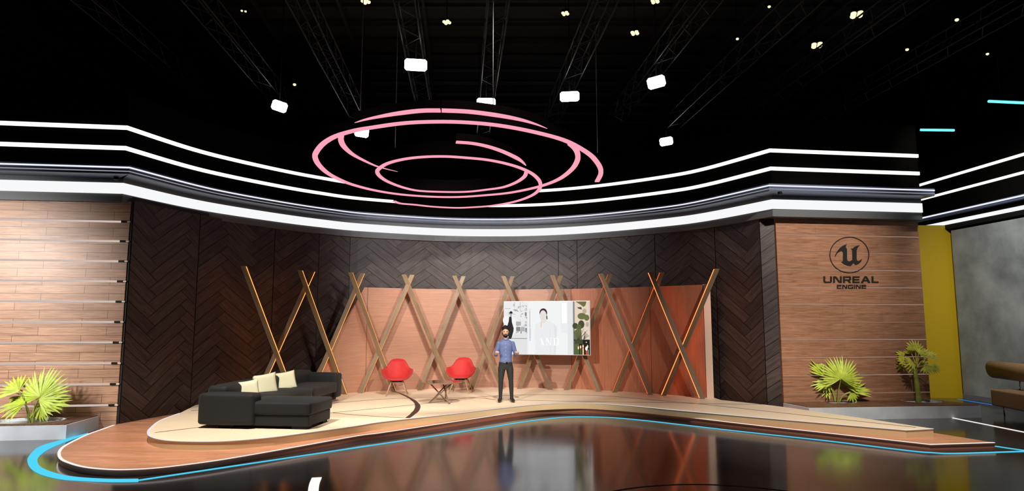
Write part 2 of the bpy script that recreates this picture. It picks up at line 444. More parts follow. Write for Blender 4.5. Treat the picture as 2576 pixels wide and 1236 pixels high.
# light strips in the left wall
zs = [atwall(325, y, 0).z for y in (558.5, 607.7, 658, 708.5, 759.5, 810.5, 861.8, 914, 966.2, 1019)]
for i, z in enumerate(zs):
    xe = -7.89
    mb = MB(); a = Vector((-17, wl(-17))); b = Vector((xe-.16, wl(xe-.16)))
    o = .012
    mb.face([(a.x+wn_.x*o, a.y+wn_.y*o, z-.017), (b.x+wn_.x*o, b.y+wn_.y*o, z-.017), (b.x+wn_.x*o, b.y+wn_.y*o, z+.017), (a.x+wn_.x*o, a.y+wn_.y*o, z+.017)])
    mb.face([(a.x+wn_.x*o, a.y+wn_.y*o, z-.017), (b.x+wn_.x*o, b.y+wn_.y*o, z-.017), (b.x, b.y, z-.02), (a.x, a.y, z-.02)])
    mb.face([(a.x+wn_.x*o, a.y+wn_.y*o, z+.017), (b.x+wn_.x*o, b.y+wn_.y*o, z+.017), (b.x, b.y, z+.02), (a.x, a.y, z+.02)])
    s = mb.build('light_strip', M_strip)
    tag(s, 'slim white light strip across the left plank wall, %s' % (ORD[i] if i < 9 else 'lowest'), 'light strip', 'light strips on the left plank wall')
    c = Vector((xe-.11, wl(xe-.11))); ang = math.atan2(wd.y, wd.x)
    e = MB(); e.box(-.055, .055, -.02, 0, -.02, .02, Matrix.Translation((c.x, c.y, z)) @ Matrix.Rotation(ang, 4, 'Z')); e.build('end_bracket', M_black, s)
    c = Vector((xe-.02, wl(xe-.02)))
    e = MB(); e.box(-.03, .03, -.02, 0, -.012, .012, Matrix.Translation((c.x, c.y, z)) @ Matrix.Rotation(ang, 4, 'Z')); e.build('end_cap', M_alu, s)
zr = [atwall(1960, y, 0).z for y in (590.5, 634.5, 678.3, 722.3, 766, 811, 856, 901, 946.3, 993)]
for i, z in enumerate(zr):
    a = Vector((6.25, wl(6.25))); b = Vector((9.92, wl(9.92))); o = .004; h = (.0065, .003)[i % 2] if i < 3 else (.0065 if i % 2 == 0 or i == 3 or i == 7 else .003)
    mb = MB(); P = lambda p, zz, oo: (p.x+wn_.x*oo, p.y+wn_.y*oo, zz)
    mb.face([P(a, z-h, o), P(b, z-h, o), P(b, z+h, o), P(a, z+h, o)]); mb.face([P(a, z-h, 0), P(b, z-h, 0), P(b, z-h, o), P(a, z-h, o)]); mb.face([P(a, z+h, o), P(b, z+h, o), P(b, z+h, 0), P(a, z+h, 0)])
    tag(mb.build('light_strip', M_strip2), 'hairline light seam across the right logo wall, %s' % (ORD[i] if i < 9 else 'lowest, behind the palms'), 'light strip', 'light seams on the right logo wall')

# bulkhead above the set
sweep_o = soff
def strip_prof(o0, o1, z0, z1): return [(o1, z0), (o1, z1), (o0, z1), (o0, z0)]
mb = sweep(soff, strip_prof(-.55, 0, 4.56, 5.06)); struct(mb.build('trim_1', M_grey), 'dark grey cornice band over the wood walls')
mb = sweep(soff, strip_prof(-.5, .43, 5.061, 5.24)); struct(mb.build('trim_2', M_ledge), 'projecting blue grey ledge above the cornice')
mb = sweep(soff, strip_prof(-.5, -.02, 5.241, 6.9)); struct(mb.build('trim_3', M_fascia), 'tall black bulkhead over the set')
tag(sweep(soff, strip_prof(.0, .03, 4.735, 4.955)).build('led_band', M_wide), 'widest white light band along the grey cornice over the set', 'light band', 'light bands round the bulkhead')
tag(sweep(soff, strip_prof(.43, .445, 5.175, 5.205)).build('led_band', M_thin), 'thin bright white light line on the projecting ledge', 'light band', 'light bands round the bulkhead')
tag(sweep(soff, strip_prof(.43, .438, 5.105, 5.122)).build('led_band', M_dim), 'thin dim grey light line just under the bright ledge line', 'light band', 'light bands round the bulkhead')
tag(sweep(soff, strip_prof(-.02, .02, 5.655, 5.735)).build('led_band', M_white), 'lower of the two bright white light lines on the black bulkhead', 'light band', 'light bands round the bulkhead')
tag(sweep(soff, strip_prof(-.02, .02, 6.09, 6.17)).build('led_band', M_white), 'upper of the two bright white light lines on the black bulkhead', 'light band', 'light bands round the bulkhead')
mb = MB()
for x, y in ((292, 449), (1962, 487)):
    p = at(x, y, 5.03); mb.tube([(p.x, p.y, 5.06), (p.x, p.y, 5.0)], .045, 10)
mb.build('ledge_puck', M_black, bpy.data.objects['trim_2'])

# side room on the right
sp = [Vector((12.02, 23.2)), Vector((12.51, 18.6)), Vector((13.7, 4.5))]
sp = [Vector((12.18, 23.0)), Vector((12.53, 18.55)), Vector((13.63, 4.5))]
mb = sweep(sp[1:], [(0, 0), (0, 4.70), (-.3, 4.70), (-.3, 0)]); struct(mb.build('wall_side', mc), 'grey concrete side wall at the far right')
mb = sweep(sp[1:], [(0.02, 0), (0.02, .13), (0, .13), (0, 0)]); struct(mb.build('baseboard_side', mat('grey_skirting', (.14, .15, .16), .5)), 'grey skirting at the foot of the concrete wall')
mb = MB(); mb.box(10.0, 12.75, 18.7, 18.85, 0, 4.88); struct(mb.build('wall_end', M_yellow), 'yellow wall panel between the logo wall and the concrete wall')
mb = MB(); mb.box(10.0, 14.5, 22.9, 23.1, 0, 7); struct(mb.build('wall_far', M_black), 'black wall behind the yellow panel')
sp2 = [p + Vector((-.05, 0)) for p in sp]
mb = sweep(sp2, strip_prof(-.5, 0, 4.76, 5.12)); struct(mb.build('trim_4', M_black), 'dark cornice over the concrete side wall')
mb = sweep(sp2, strip_prof(-.5, .15, 5.12, 5.24)); struct(mb.build('trim_5', M_ledge), 'blue grey ledge over the concrete side wall')
mb = sweep(sp2, strip_prof(-.5, -.02, 5.24, 6.9)); struct(mb.build('trim_6', M_fascia), 'black bulkhead over the concrete side wall')
for a, b, m, l in ((4.885, 4.985, M_wide, 'widest white light band over the concrete side wall at far right'), (5.18, 5.215, M_thin, 'thin white light line over the concrete side wall at far right'),
                   (5.77, 5.835, M_white, 'lower bright light line on the bulkhead over the concrete wall'), (6.215, 6.285, M_white, 'upper bright light line on the bulkhead over the concrete wall')):
    o = .15 if m is M_thin else (0 if m is M_wide else -.02)
    tag(sweep(sp2, strip_prof(o, o+.03, a, b)).build('led_band', m), l, 'light band', 'light bands over the side wall')

# ------------------------------------------------------------------ stage
back = [Vector(p) - n*.04 for p, n in list(zip(arcs, _ns))[7:-6]]
back = [p + n*.08 for p, n in list(zip(arcs, _ns))[9:-6]]
up_front = [(404.5,1057.6),(380,1076),(372,1088),(378,1098),(404.5,1106),(445,1110),(518,1111.4),(587,1109),(688,1100),(790,1086.5),(900,1071),(962,1061.6),(1124,1043.4),(1245,1029),(1326,1020.4),(1387,1016),(1467,1014.3),(1548,1018.4),(1629,1025),(1700,1032),(1878,1048),(2080.5,1065.7),(2279,1082.7)]
uf = catmull([at(x, y, .23).xy for x, y in [(452, 1040)] + up_front], 5)
tip = at(2347.5, 1079, .23).xy
ub = catmull([at(x, y, .23).xy for x, y in ((2347.5, 1079), (2193, 1056), (2040, 1034), (1939, 1020.4), (1815, 1007))], 4)
upper = uf + ub + [p for p in reversed(back)]
low_front = [(259,1080),(220,1094),(182,1112),(158,1126),(148.5,1140.5),(154,1155),(174,1165),(210,1175),(263,1181),(324,1182),(404.5,1177),(518,1163),(607,1149),(750,1124),(900,1097),(962,1089),(1124,1064.5),(1245,1046),(1326,1034.5),(1387,1029),(1467,1028),(1548,1032.5),(1629,1039.4),(1700,1046.7),(1878,1067.7),(2080.5,1090),(2242,1108),(2339.4,1119)]
lf = catmull([at(x, y, .095).xy for x, y in [(291, 1068.5)] + low_front], 5)
lb = [at(2501, 1114, .095).xy, at(2351.6, 1090, .095).xy, at(2200, 1066, .095).xy, at(2040, 1042, .095).xy, at(1900, 1022, .095).xy]
back2 = [p + n*.06 for p, n in list(zip(arcs, _ns))[2:-6]]
lower = lf + lb + [p for p in reversed(back2)]
def stage(name, poly, z0, z1, mt, ms, label):
    t = thing(name, label, 'stage', (poly[0].x, poly[0].y, z0))
    o = Vector((poly[0].x, poly[0].y)); mb = MB(); P = [(p.x-o.x, p.y-o.y) for p in poly]
    mb.prism(P, 0, z1-z0, 1, 0); mb.build('platform', [mt, ms], t); return t, o
def ribbon(pts, w, z, h=.004, off=(0, 0), mb=None):
    """flat raised ribbon on the ground along a plan line; w number or list"""
    mb = mb or MB(); pts = [Vector((p[0]-off[0], p[1]-off[1])) for p in pts]; ns = normals(pts); rows = []
    for i, (p, n) in enumerate(zip(pts, ns)):
        ww = w[i] if isinstance(w, (list, tuple)) else w
        a = p - n*ww/2; b = p + n*ww/2
        rows.append([(a.x, a.y, z), (b.x, b.y, z), (b.x, b.y, z+h), (a.x, a.y, z+h)])
    mb.grid(rows, True, True, False); return mb
tl, ol = stage('lower_stage', lower, 0.001, .095, M_low, M_low_side, 'lower stage step of red brown wood planks with a white lit edge')
tu, ou = stage('upper_stage', upper, .0955, .23, M_stage, M_stage_side, 'upper stage of pale maple with thin dark inlay lines')
ribbon(lf[1:] + [lb[0]], .042, .092, .006, ol).build('edge_light', M_lip2, tl)
for o in tl.children: 
    if o.name.startswith('edge'): o.location.z = 0
tl.children[0].location.z = 0
ribbon(uf + [tip], .03, .1325, .004, ou).build('edge_light', M_lip, tu)
def inlay(pix, w, n=6):
    p = catmull([at(x, y, .23).xy for x, y in pix], n)
    ww = w if not isinstance(w, list) else [w[min(len(w)-1, int(i/n))] for i in range(len(p))]
    return ribbon(p, ww, .1346, .0022, ou).build('inlay_line', M_inlay, tu)
inlay([(390,1089),(534,1072),(700,1053),(837,1039),(1059,1017),(1164,1003),(1285,995),(1407,994),(1528,997),(1700,1012),(1753,1016),(1959,1038.6),(2303,1076)], .035)
inlay([(480,1034),(640,1024),(836,1014.3),(1002,1003),(1196,1002),(1257,1006),(1488,1011),(1700,1014),(1753,1016),(1919,1018)], .035)
inlay([(838,1039.5),(900,1045),(1002,1051.5),(1026.5,1052)], .03)
inlay([(982,983.6),(1010,991.7),(1038.7,1007),(1050,1019),(1048.8,1031),(1038.7,1042),(1025,1052.5)], [.05,.07,.10,.12,.12,.10,.08])

# floor lights
def floorlight(pix, w, m, label, name='floor_light_line', n=5, z=.001):
    p = catmull([at(x, y, 0).xy for x, y in pix], n)
    ww = w if not isinstance(w, list) else [w[min(len(w)-1, i//n)] + (w[min(len(w)-1, i//n+1)]-w[min(len(w)-1, i//n)])*((i % n)/n) for i in range(len(p))]
    return tag(ribbon(p, ww, z, .006).build(name, m), label, 'floor light', 'light lines set in the floor')
outer = [(221,1090.5),(162,1106),(101,1124),(73,1148.6),(69.6,1165),(81,1183),(109,1197),(154,1207),(202,1211),(283,1214),(348,1213.3)]
inner = [(223,1092),(162,1114),(121,1132),(99,1148.6),(94,1161),(101,1175),(125.4,1187),(162,1197),(210,1203),(283,1206.5),(348,1206)]
rest = [(518,1184),(800,1141.7),(962,1117.5),(1124,1093),(1245,1074),(1326,1061),(1407,1051.5),(1467,1049.5),(1548,1052),(1629,1059.6),(1700,1067.7),(1878,1088),(2080.5,1110),(2283,1134.5),(2343.5,1139.7),(2404,1141.7),(2576,1136.5),(2760,1131)]
A = catmull([at(x, y, 0).xy for x, y in outer], 4); B = catmull([at(x, y, 0).xy for x, y in inner], 4)
R = catmull([at(x, y, 0).xy for x, y in [(348, 1209.6)] + rest], 4)
mb = MB(); rows = [[(a.x, a.y, .001), (a.x, a.y, .007), (b.x, b.y, .007), (b.x, b.y, .001)] for a, b in zip(A, B)]
mb.grid(rows, True, True, False); ribbon(R, .052, .001, .006, mb=mb)
tag(mb.build('floor_light_line', M_cyan), 'cyan light line on the dark floor round the whole stage front', 'floor light', 'light lines set in the floor')
floorlight([(2504,1123.5),(2540,1129),(2590,1136)], .045, M_cyan, 'short cyan light line joining the stage tip to the long cyan line', n=2)
floorlight([(2410,1005),(2576,1032),(2750,1060.3)], .05, M_blue, 'deep blue light line along the foot of the concrete wall', n=2)
floorlight([(2393,1051.5),(2576,1088),(2750,1122.7)], .055, M_lip2, 'straight white light line on the floor right of the stage tip', n=2)
floorlight([(797,1203),(790,1222),(788,1250),(793,1300)], .13, emis('floor_white', (1, 1, 1), 1), 'short wide white light bar on the floor at bottom left of centre', n=4)
c0 = at(1720, 1219.5, 0); rr = 1.9
mb = ribbon([(c0.x + .12 + rr*math.cos(t)*1.0, c0.y - rr + rr*math.sin(t)) for t in [2*math.pi*i/96 for i in range(97)]], .035, .001, .003)
tag(mb.build('floor_ring', mat('matt_black', (.002, .002, .002), .8)), 'thin black ring line inlaid in the dark floor in the foreground', 'floor marking')

# ------------------------------------------------------------------ curved veneer partition
opts = [(-6.2, 15.9), (-5.2, 17.05), (-4.1, 18.0), (-2.9, 18.72), (-1.66, 19.14), (-.2, 19.34), (1.6, 18.98), (2.8, 18.35), (3.8, 17.66), (4.86, 16.72)]
opath = catmull([Vector(p) for p in opts], 8)
oc = [0]
for i in range(1, len(opath)): oc.append(oc[-1] + (opath[i]-opath[i-1]).length)
_on = normals(opath)
def op(s, off=0):
    s = max(0, min(oc[-1], s)); i = 0
    while i < len(oc)-2 and oc[i+1] < s: i += 1
    t = (s-oc[i])/(oc[i+1]-oc[i]); p = opath[i].lerp(opath[i+1], t); n = _on[i].lerp(_on[i+1], t).normalized()
    return p + n*off
def os_of(px, py):
    q = atpath(px, py, opath); i = min(int(q[1]), len(oc)-2); return oc[i] + (q[1]-i)*(oc[i+1]-oc[i])
ZT = 3.06
pt = thing('veneer_partition', 'long low curved partition of orange teak veneer behind the crossed beams', 'partition', (0, 19.2, .23))
def section(s0, s1, m, ztl=ZT, ztr=ZT, name='panel', gap=.012):
    mb = MB(); s0 += gap/2; s1 -= gap/2; n = max(2, int((s1-s0)/.25)); rows = []; uvs = []
    for i in range(n+1):
        s = s0+(s1-s0)*i/n; zt = ztl+(ztr-ztl)*i/n
        f = op(s, 0); b = op(s, -.09)
        rows.append(([(f.x, f.y-19.2, 0), (f.x, f.y-19.2, zt-.23), (b.x, b.y-19.2, zt-.23), (b.x, b.y-19.2, 0)], s, zt))
    for (r0, a, za), (r1, b_, zb) in zip(rows, rows[1:]):
        mb.face([r0[0], r1[0], r1[1], r0[1]], [(a, 0), (b_, 0), (b_, zb), (a, za)])
        mb.face([r0[1], r1[1], r1[2], r0[2]], [(a, 0), (b_, 0), (b_, .1), (a, .1)])
        mb.face([r0[2], r1[2], r1[3], r0[3]], [(a, 0), (b_, 0), (b_, zb), (a, za)])
    mb.face(list(rows[0][0]), [(0, 0), (0, 1), (.1, 1), (.1, 0)]); mb.face(list(rows[-1][0]), [(0, 0), (0, 1), (.1, 1), (.1, 0)])
    return mb.build(name, m, pt)
sA, sB, sC, sD, sE = os_of(770, 988), os_of(917, 724), os_of(925, 724), os_of(1436, 728), os_of(1634, 724)
section(sA, sB, M_orange, .26, ZT, gap=0); section(sB, sC, M_orange, gap=0)
section(sC+.006, sD, M_orange); section(sD, sE, M_orangev); section(sE, oc[-1], M_orangev)
for s in (sC+.004, sD, sE):
    p = op(s, -.03); mb = MB(); mb.box(p.x-.03, p.x+.03, p.y-19.2-.01, p.y-19.2+.05, 0, ZT-.25); mb.build('joint', M_inlay, pt)
e = op(oc[-1], 0); d = (opath[-1]-opath[-2]).normalized(); mb = MB()
P4 = [e+d*.012, e+d*.012+Vector((.17, -.02)), e+d*.012+Vector((.19, .10)), e+d*.012+Vector((.03, .10))]
mb.prism([(p.x, p.y-19.2) for p in P4], 0, ZT-.23+.01); q = mb.build('end_post', M_cream, pt); q['label'] = 'cream painted end post'

# ------------------------------------------------------------------ crossed beams
bp_ = catmull([Vector(p) for p in [(-6.75, 15.45), (-5.55, 16.75), (-4.35, 17.6), (-3.05, 18.25), (-1.7, 18.66), (-.2, 18.86), (1.4, 18.52), (2.7, 17.92), (3.75, 17.25), (5.05, 16.2)]], 8)
cross = [  # (top of "\", top of "/", crossing, foot spread)
    ((613, 670), (785, 683), (694, 886)), ((757, 681), (912, 688), (829, 881)), ((883, 686), (1037, 692), (954, 881)),
    ((1016, 691), (1166, 695), (1094, 881)), ((1143, 694), (1290, 695), (1222, 881)), ((1266, 695), (1412, 693), (1343, 881)),
    ((1389, 693), (1536, 690), (1464, 881)), ((1511, 689), (1668, 685), (1590, 882)), ((1636, 686), (1806, 676), (1718, 886))]
vd = Vector((-.0776, 1, 0)).normalized()
lab = ['leftmost crossed timber beams, standing free against the dark wall', 'second pair of crossed beams from the left, behind the sofa', 'third pair of crossed beams from the left, left of the red chairs',
       'crossed timber beams standing between the two red chairs', 'crossed timber beams just left of the standing man', 'crossed timber beams behind the standing man and screen edge', 'crossed timber beams mostly hidden behind the wall screen',
       'crossed timber beams just right of the wall screen', 'rightmost crossed timber beams with glowing red orange edges']
for i, (ta, tb, cr) in enumerate(cross):
    th = None
    for kind, tp in (('a', ta), ('b', tb)):
        P0, _ = atpath(tp[0], tp[1], bp_); Pc, _ = atpath(cr[0], cr[1], bp_)
        k = (P0.z - .23)/(P0.z - Pc.z); P1 = P0 + (Pc-P0)*k
        if th is None:
            base = Vector((Pc.x, Pc.y, .23)); th = thing('crossed_beams', lab[i], 'crossed beams', base, 0, 'crossed timber beams along the partition')
        sh = 0.0 if kind == 'a' else -.085
        if i in (1, 2): sh = -sh - .0 if kind == 'a' else 0; 
        if i in (1, 2): sh = 0.0 if kind == 'b' else .085
        A_ = P0 - base - vd*sh; B_ = P1 - base - vd*sh
        d = (A_-B_).normalized(); side = d.cross(vd).normalized()
        if side.x < 0: side = -side
        f = vd.copy(); W2, D2 = .055, .042
        # trim so that tops and feet are cut level
        mb = MB(); hx = W2/abs(side.x + 1e-9)
        L = (A_-B_).length
        c = []
        for zc_, ctr in ((0, B_), (1, A_)):
            for sx, sy in ((-1, -1), (1, -1), (1, 1), (-1, 1)):
                q = ctr + Vector((sx*W2/max(.5, abs(d.z)), 0, 0)) + f*sy*D2; c.append(q)
        for q, uv in (((0, 1, 5, 4), 0), ((1, 2, 6, 5), .2), ((2, 3, 7, 6), .4), ((3, 0, 4, 7), .6)):
            mb.face([c[k_] for k_ in q], [(0, uv+i*.9), (0, uv+.11+i*.9), (L, uv+.11+i*.9), (L, uv+i*.9)])
        mb.face([c[3], c[2], c[1], c[0]], [(0, 0)]*4); mb.face([c[4], c[5], c[6], c[7]], [(0, 0)]*4)
        bo = mb.build('beam', M_beam, th)
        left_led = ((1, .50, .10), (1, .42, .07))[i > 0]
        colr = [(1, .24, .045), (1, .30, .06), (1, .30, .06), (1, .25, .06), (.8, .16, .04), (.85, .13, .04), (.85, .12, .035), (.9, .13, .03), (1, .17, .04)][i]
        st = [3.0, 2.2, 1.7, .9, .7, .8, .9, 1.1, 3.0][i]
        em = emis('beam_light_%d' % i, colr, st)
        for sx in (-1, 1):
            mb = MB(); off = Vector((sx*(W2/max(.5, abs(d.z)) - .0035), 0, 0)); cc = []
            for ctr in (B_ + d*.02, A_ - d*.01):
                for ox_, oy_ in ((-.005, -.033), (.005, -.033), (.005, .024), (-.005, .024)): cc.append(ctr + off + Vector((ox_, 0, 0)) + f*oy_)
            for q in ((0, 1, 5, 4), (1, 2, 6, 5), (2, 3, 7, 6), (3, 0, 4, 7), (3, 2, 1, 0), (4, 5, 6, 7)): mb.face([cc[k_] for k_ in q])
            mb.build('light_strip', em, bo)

# ------------------------------------------------------------------ wall screen
TL, TR = atY(1267.8, 758.6, 18.45), atY(1484.2, 756.4, 17.88)
BR = atY(1485.9, 895.4, 17.88); BLz = atY(1268.5, 892.0, 18.45).z
ux = (TR-TL); SW = Vector((ux.x, ux.y, 0)).length; ang = math.atan2(ux.y, ux.x); SH = TL.z - BLz
ts = thing('wall_screen', 'large wall screen showing fashion photographs behind the standing man', 'screen', ((TL.x+TR.x)/2, (TL.y+TR.y)/2, (TL.z+BLz)/2), ang)
mb = MB(); mb.box(-SW/2, SW/2, .004, .06, -SH/2, SH/2); mb.build('casing', mat('screen_casing', (.25, .26, .28), .3, metal=.5), ts)
mb = MB(); b_ = .012
for x0, x1, z0, z1 in ((-SW/2, SW/2, SH/2-b_, SH/2), (-SW/2, SW/2, -SH/2, -SH/2+b_), (-SW/2, -SW/2+b_, -SH/2+b_, SH/2-b_), (SW/2-b_, SW/2, -SH/2+b_, SH/2-b_)): mb.box(x0, x1, -.012, .004, z0, z1)
mb.build('bezel', mat('silver_bezel', (.6, .63, .68), .3, metal=.4), ts)
mb = MB(); mb.box(-.25, .25, .06, .42, -.2, .2); mb.build('mount', M_black, ts)
scm = [emis('pic_%d' % i, c, 1) for i, c in enumerate([(.84, .85, .86), (.90, .905, .91), (.78, .78, .78), (.03, .03, .03), (.45, .45, .46), (.80, .75, .73), (.05, .035, .045), (.78, .79, .80), (.84, .85, .86), (1, 1, 1),
        (.50, .42, .33), (.07, .075, .04), (.16, .17, .07), (.02, .02, .022), (1, .55, .2), (.75, .08, .03), (.10, .14, .05), (.25, .25, .26), (.80, .66, .54), (.63, .65, .74)])]
# street picture with a procedural grain
sg = bpy.data.materials.new('street_picture'); sg.use_nodes = True; _nt = sg.node_tree; _b = _nt.nodes['Principled BSDF']; _b.inputs['Base Color'].default_value = (0, 0, 0, 1)
_tc = _nt.nodes.new('ShaderNodeTexCoord'); _mp = _nt.nodes.new('ShaderNodeMapping'); _mp.inputs['Scale'].default_value = (5, 1, 7); _n = _nt.nodes.new('ShaderNodeTexNoise'); _n.inputs['Scale'].default_value = 1.6; _n.inputs['Detail'].default_value = 6
_r = _nt.nodes.new('ShaderNodeValToRGB'); _r.color_ramp.elements[0].position = .36; _r.color_ramp.elements[1].position = .46; _r.color_ramp.elements[0].color = (.35, .35, .35, 1); _r.color_ramp.elements[1].color = (.76, .76, .77, 1)
_nt.links.new(_tc.outputs['Object'], _mp.inputs[0]); _nt.links.new(_mp.outputs[0], _n.inputs['Vector']); _nt.links.new(_n.outputs['Fac'], _r.inputs[0]); _nt.links.new(_r.outputs[0], _b.inputs['Emission Color']); _b.inputs['Emission Strength'].default_value = 1
scm.append(sg)
mb = MB(); lay = [0]
def SP(pts, mi):
    """polygon in picture pixels (the enlarged view of the screen)"""
    lay[0] += 1; y = -.0006 - lay[0]*.00012
    mb.face([((x-60)/1680*(SW-.02)-(SW-.02)/2, y, SH/2-.01-(yy-104)/1050*(SH-.02)) for x, yy in pts], mi=mi)
def SR(x0, y0, x1, y1, mi): SP([(x0, y0), (x1, y0), (x1, y1), (x0, y1)], mi)
def SE(cx, cy, rx, ry, mi, n=20): SP([(cx+rx*math.cos(2*math.pi*k/n), cy+ry*math.sin(2*math.pi*k/n)) for k in range(n)], mi)
SR(60, 104, 520, 1154, 2); SR(60, 104, 520, 760, 20); SR(520, 104, 1418, 1154, 1); SR(1418, 104, 1740, 1154, 10)
SR(60, 104, 240, 300, 0); SR(400, 120, 515, 175, 0); SR(70, 238, 190, 248, 4); SR(400, 182, 515, 190, 4); SP([(245, 258), (345, 295), (345, 308), (245, 270)], 17); SR(262, 104, 270, 230, 4); SR(375, 104, 383, 300, 4)
SR(475, 318, 510, 395, 17); SR(295, 505, 395, 585, 4); SR(300, 612, 385, 690, 17); SR(395, 612, 470, 690, 4); SR(480, 632, 515, 715, 17); SR(388, 690, 408, 745, 17); SR(300, 690, 515, 700, 4); SR(210, 838, 515, 850, 17); SR(60, 760, 515, 838, 2); SR(470, 505, 515, 515, 4); SP([(225, 340), (280, 362), (275, 370), (225, 352)], 4)
SE(92, 480, 60, 90, 1); SP([(70, 430), (160, 400), (130, 600), (70, 610)], 1); SP([(215, 400), (290, 440), (300, 620), (290, 700), (240, 790), (200, 800)], 1)
SP([(160, 408), (205, 408), (215, 520), (250, 640), (245, 700), (215, 810), (200, 852), (150, 852), (125, 700), (120, 600), (150, 500)], 3)
SE(196, 328, 31, 31, 3); SP([(175, 345), (218, 345), (212, 385), (208, 410), (178, 410)], 4)
SR(518, 104, 540, 1154, 8); SR(560, 250, 590, 880, 7); SR(562, 640, 592, 850, 19); SR(566, 300, 574, 620, 4); SR(565, 868, 590, 880, 4)
SR(1180, 140, 1312, 720, 8); SR(1200, 140, 1300, 540, 9); SR(1312, 104, 1418, 1154, 7)
SP([(1040, 540), (1110, 620), (1090, 900), (1080, 1154), (980, 1154), (960, 800)], 7)
SP([(680, 560), (790, 500), (930, 480), (1040, 545), (1060, 800), (1040, 1154), (680, 1154), (670, 800)], 8)
SP([(955, 640), (968, 640), (985, 1154), (968, 1154)], 7); SP([(785, 510), (815, 505), (800, 630), (785, 630)], 18)
SE(840, 330, 76, 88, 6); SP([(895, 350), (918, 400), (922, 465), (905, 462), (893, 400)], 6)
SE(836, 385, 66, 104, 5); SP([(790, 440), (890, 440), (905, 500), (840, 540), (790, 500)], 5); SP([(762, 340), (790, 290), (826, 268), (800, 262), (768, 300)], 6); SE(796, 370, 13, 4, 18); SE(868, 366, 13, 4, 18); SE(840, 432, 20, 5, 18)
# AND in white
def serif(strokes):
    for p in strokes: SP(p, 9)
serif([[(775, 835), (800, 835), (858, 968), (820, 968)], [(805, 968), (795, 968), (782, 940), (792, 935)], [(885, 830), (915, 830), (990, 972), (968, 972)], [(895, 835), (905, 840), (905, 968), (895, 968)], [(880, 960), (922, 960), (922, 970), (880, 970)], [(975, 830), (988, 830), (988, 972), (975, 972)], [(960, 828), (1002, 828), (1002, 838), (960, 838)],
       [(1042, 830), (1068, 830), (1068, 972), (1042, 972)], [(1030, 828), (1105, 828), (1105, 838), (1030, 838)], [(1030, 962), (1105, 962), (1105, 972), (1030, 972)], [(1100, 828), (1135, 850), (1150, 900), (1135, 950), (1100, 972), (1095, 962), (1120, 940), (1128, 900), (1120, 860), (1095, 838)]])
# plants and candles
SR(1418, 104, 1450, 1154, 17); SR(1450, 104, 1730, 856, 18); SP([(1465, 110), (1680, 110), (1660, 190), (1620, 220), (1560, 170)], 12); SP([(1500, 225), (1580, 220), (1590, 270), (1520, 250)], 11)
SE(1590, 400, 85, 65, 12); SE(1680, 430, 50, 60, 12); SE(1640, 300, 40, 50, 10); SE(1575, 560, 60, 80, 11); SE(1460, 590, 55, 60, 11); SE(1530, 620, 50, 60, 16); SP([(1430, 700), (1500, 640), (1570, 660), (1590, 860), (1430, 860)], 12); SE(1690, 560, 30, 50, 10)
for k in range(8): SP([(1500+k*4, 860), (1440+k*36, 700-k % 3*30), (1446+k*36, 702-k % 3*30), (1508+k*4, 860)], 11)
for k in range(6): SP([(1610, 860), (1640+k*16, 690+k*18), (1646+k*16, 694+k*18), (1618, 860)], 11)
SR(1430, 856, 1735, 1154, 13); SR(1430, 880, 1530, 1154, 16); SR(1450, 860, 1600, 940, 11)
for x, yy, cc in ((1515, 1040, 16), (1560, 1035, 16), (1605, 1020, 14), (1668, 1050, 15), (1700, 1050, 17)): SR(x-13, yy, x+13, 1154, cc)
for x, yy in ((1515, 1015), (1558, 1000), (1605, 985), (1690, 990)): SE(x, yy, 14, 34, 14); SE(x, yy+6, 7, 18, 9)
SE(1668, 1030, 22, 40, 9); SE(1668, 908, 12, 12, 14)
mb.build('picture', scm, ts)

# ------------------------------------------------------------------ logo on the right wall
lg = thing('wall_logo', 'black round emblem with lettering on the right wood wall', 'logo', (0, 0, 0))
def lz(cx, cy): return atwall(2000+cx/6.18, 560+cy/6.18, .0)
cen = lz(840, 505); lg.location = cen
def lpoly(mb, pts, o0=.012):
    P = [lz(x, y) - cen for x, y in pts]; n3 = Vector((wn_.x, wn_.y, 0))
    a = [p + n3*(.004+o0) for p in P]; b = [p + n3*.004 for p in P]
    mb.face(a); mb.face(list(reversed(b)))
    for i in range(len(P)): j = (i+1) % len(P); mb.face([b[i], b[j], a[j], a[i]])
M_logo = mat('logo_black', (.010, .009, .008), .5)
mb = MB(); n = 64
for k in range(n):
    t0, t1 = 2*math.pi*k/n, 2*math.pi*(k+1)/n
    lpoly(mb, [(840+r*math.cos(t)*1.0, 505+rr_*math.sin(t)) for t, r, rr_ in ((t0, 308, 282), (t1, 308, 282), (t1, 297, 271), (t0, 297, 271))])
mb.build('emblem_ring', M_logo, lg)
mb = MB(); lpoly(mb, [(615,540),(622,505),(640,468),(672,425),(700,392),(740,362),(770,348),(805,335),(786,362),(783,390),(803,415),(803,570),(808,592),(828,606),(855,602),(888,585),(885,430),(865,403),(890,408),(925,378),(960,362),(1000,355),(968,392),(953,430),(952,570),(962,595),(980,600),(1005,590),(1040,565),(1018,610),(980,645),(940,662),(903,630),(862,675),(820,670),(775,655),(740,635),(715,612),(738,608),(742,595),(742,470),(735,450),(715,440),(685,452),(650,482),(632,512)])
mb.build('emblem_letter', M_logo, lg)
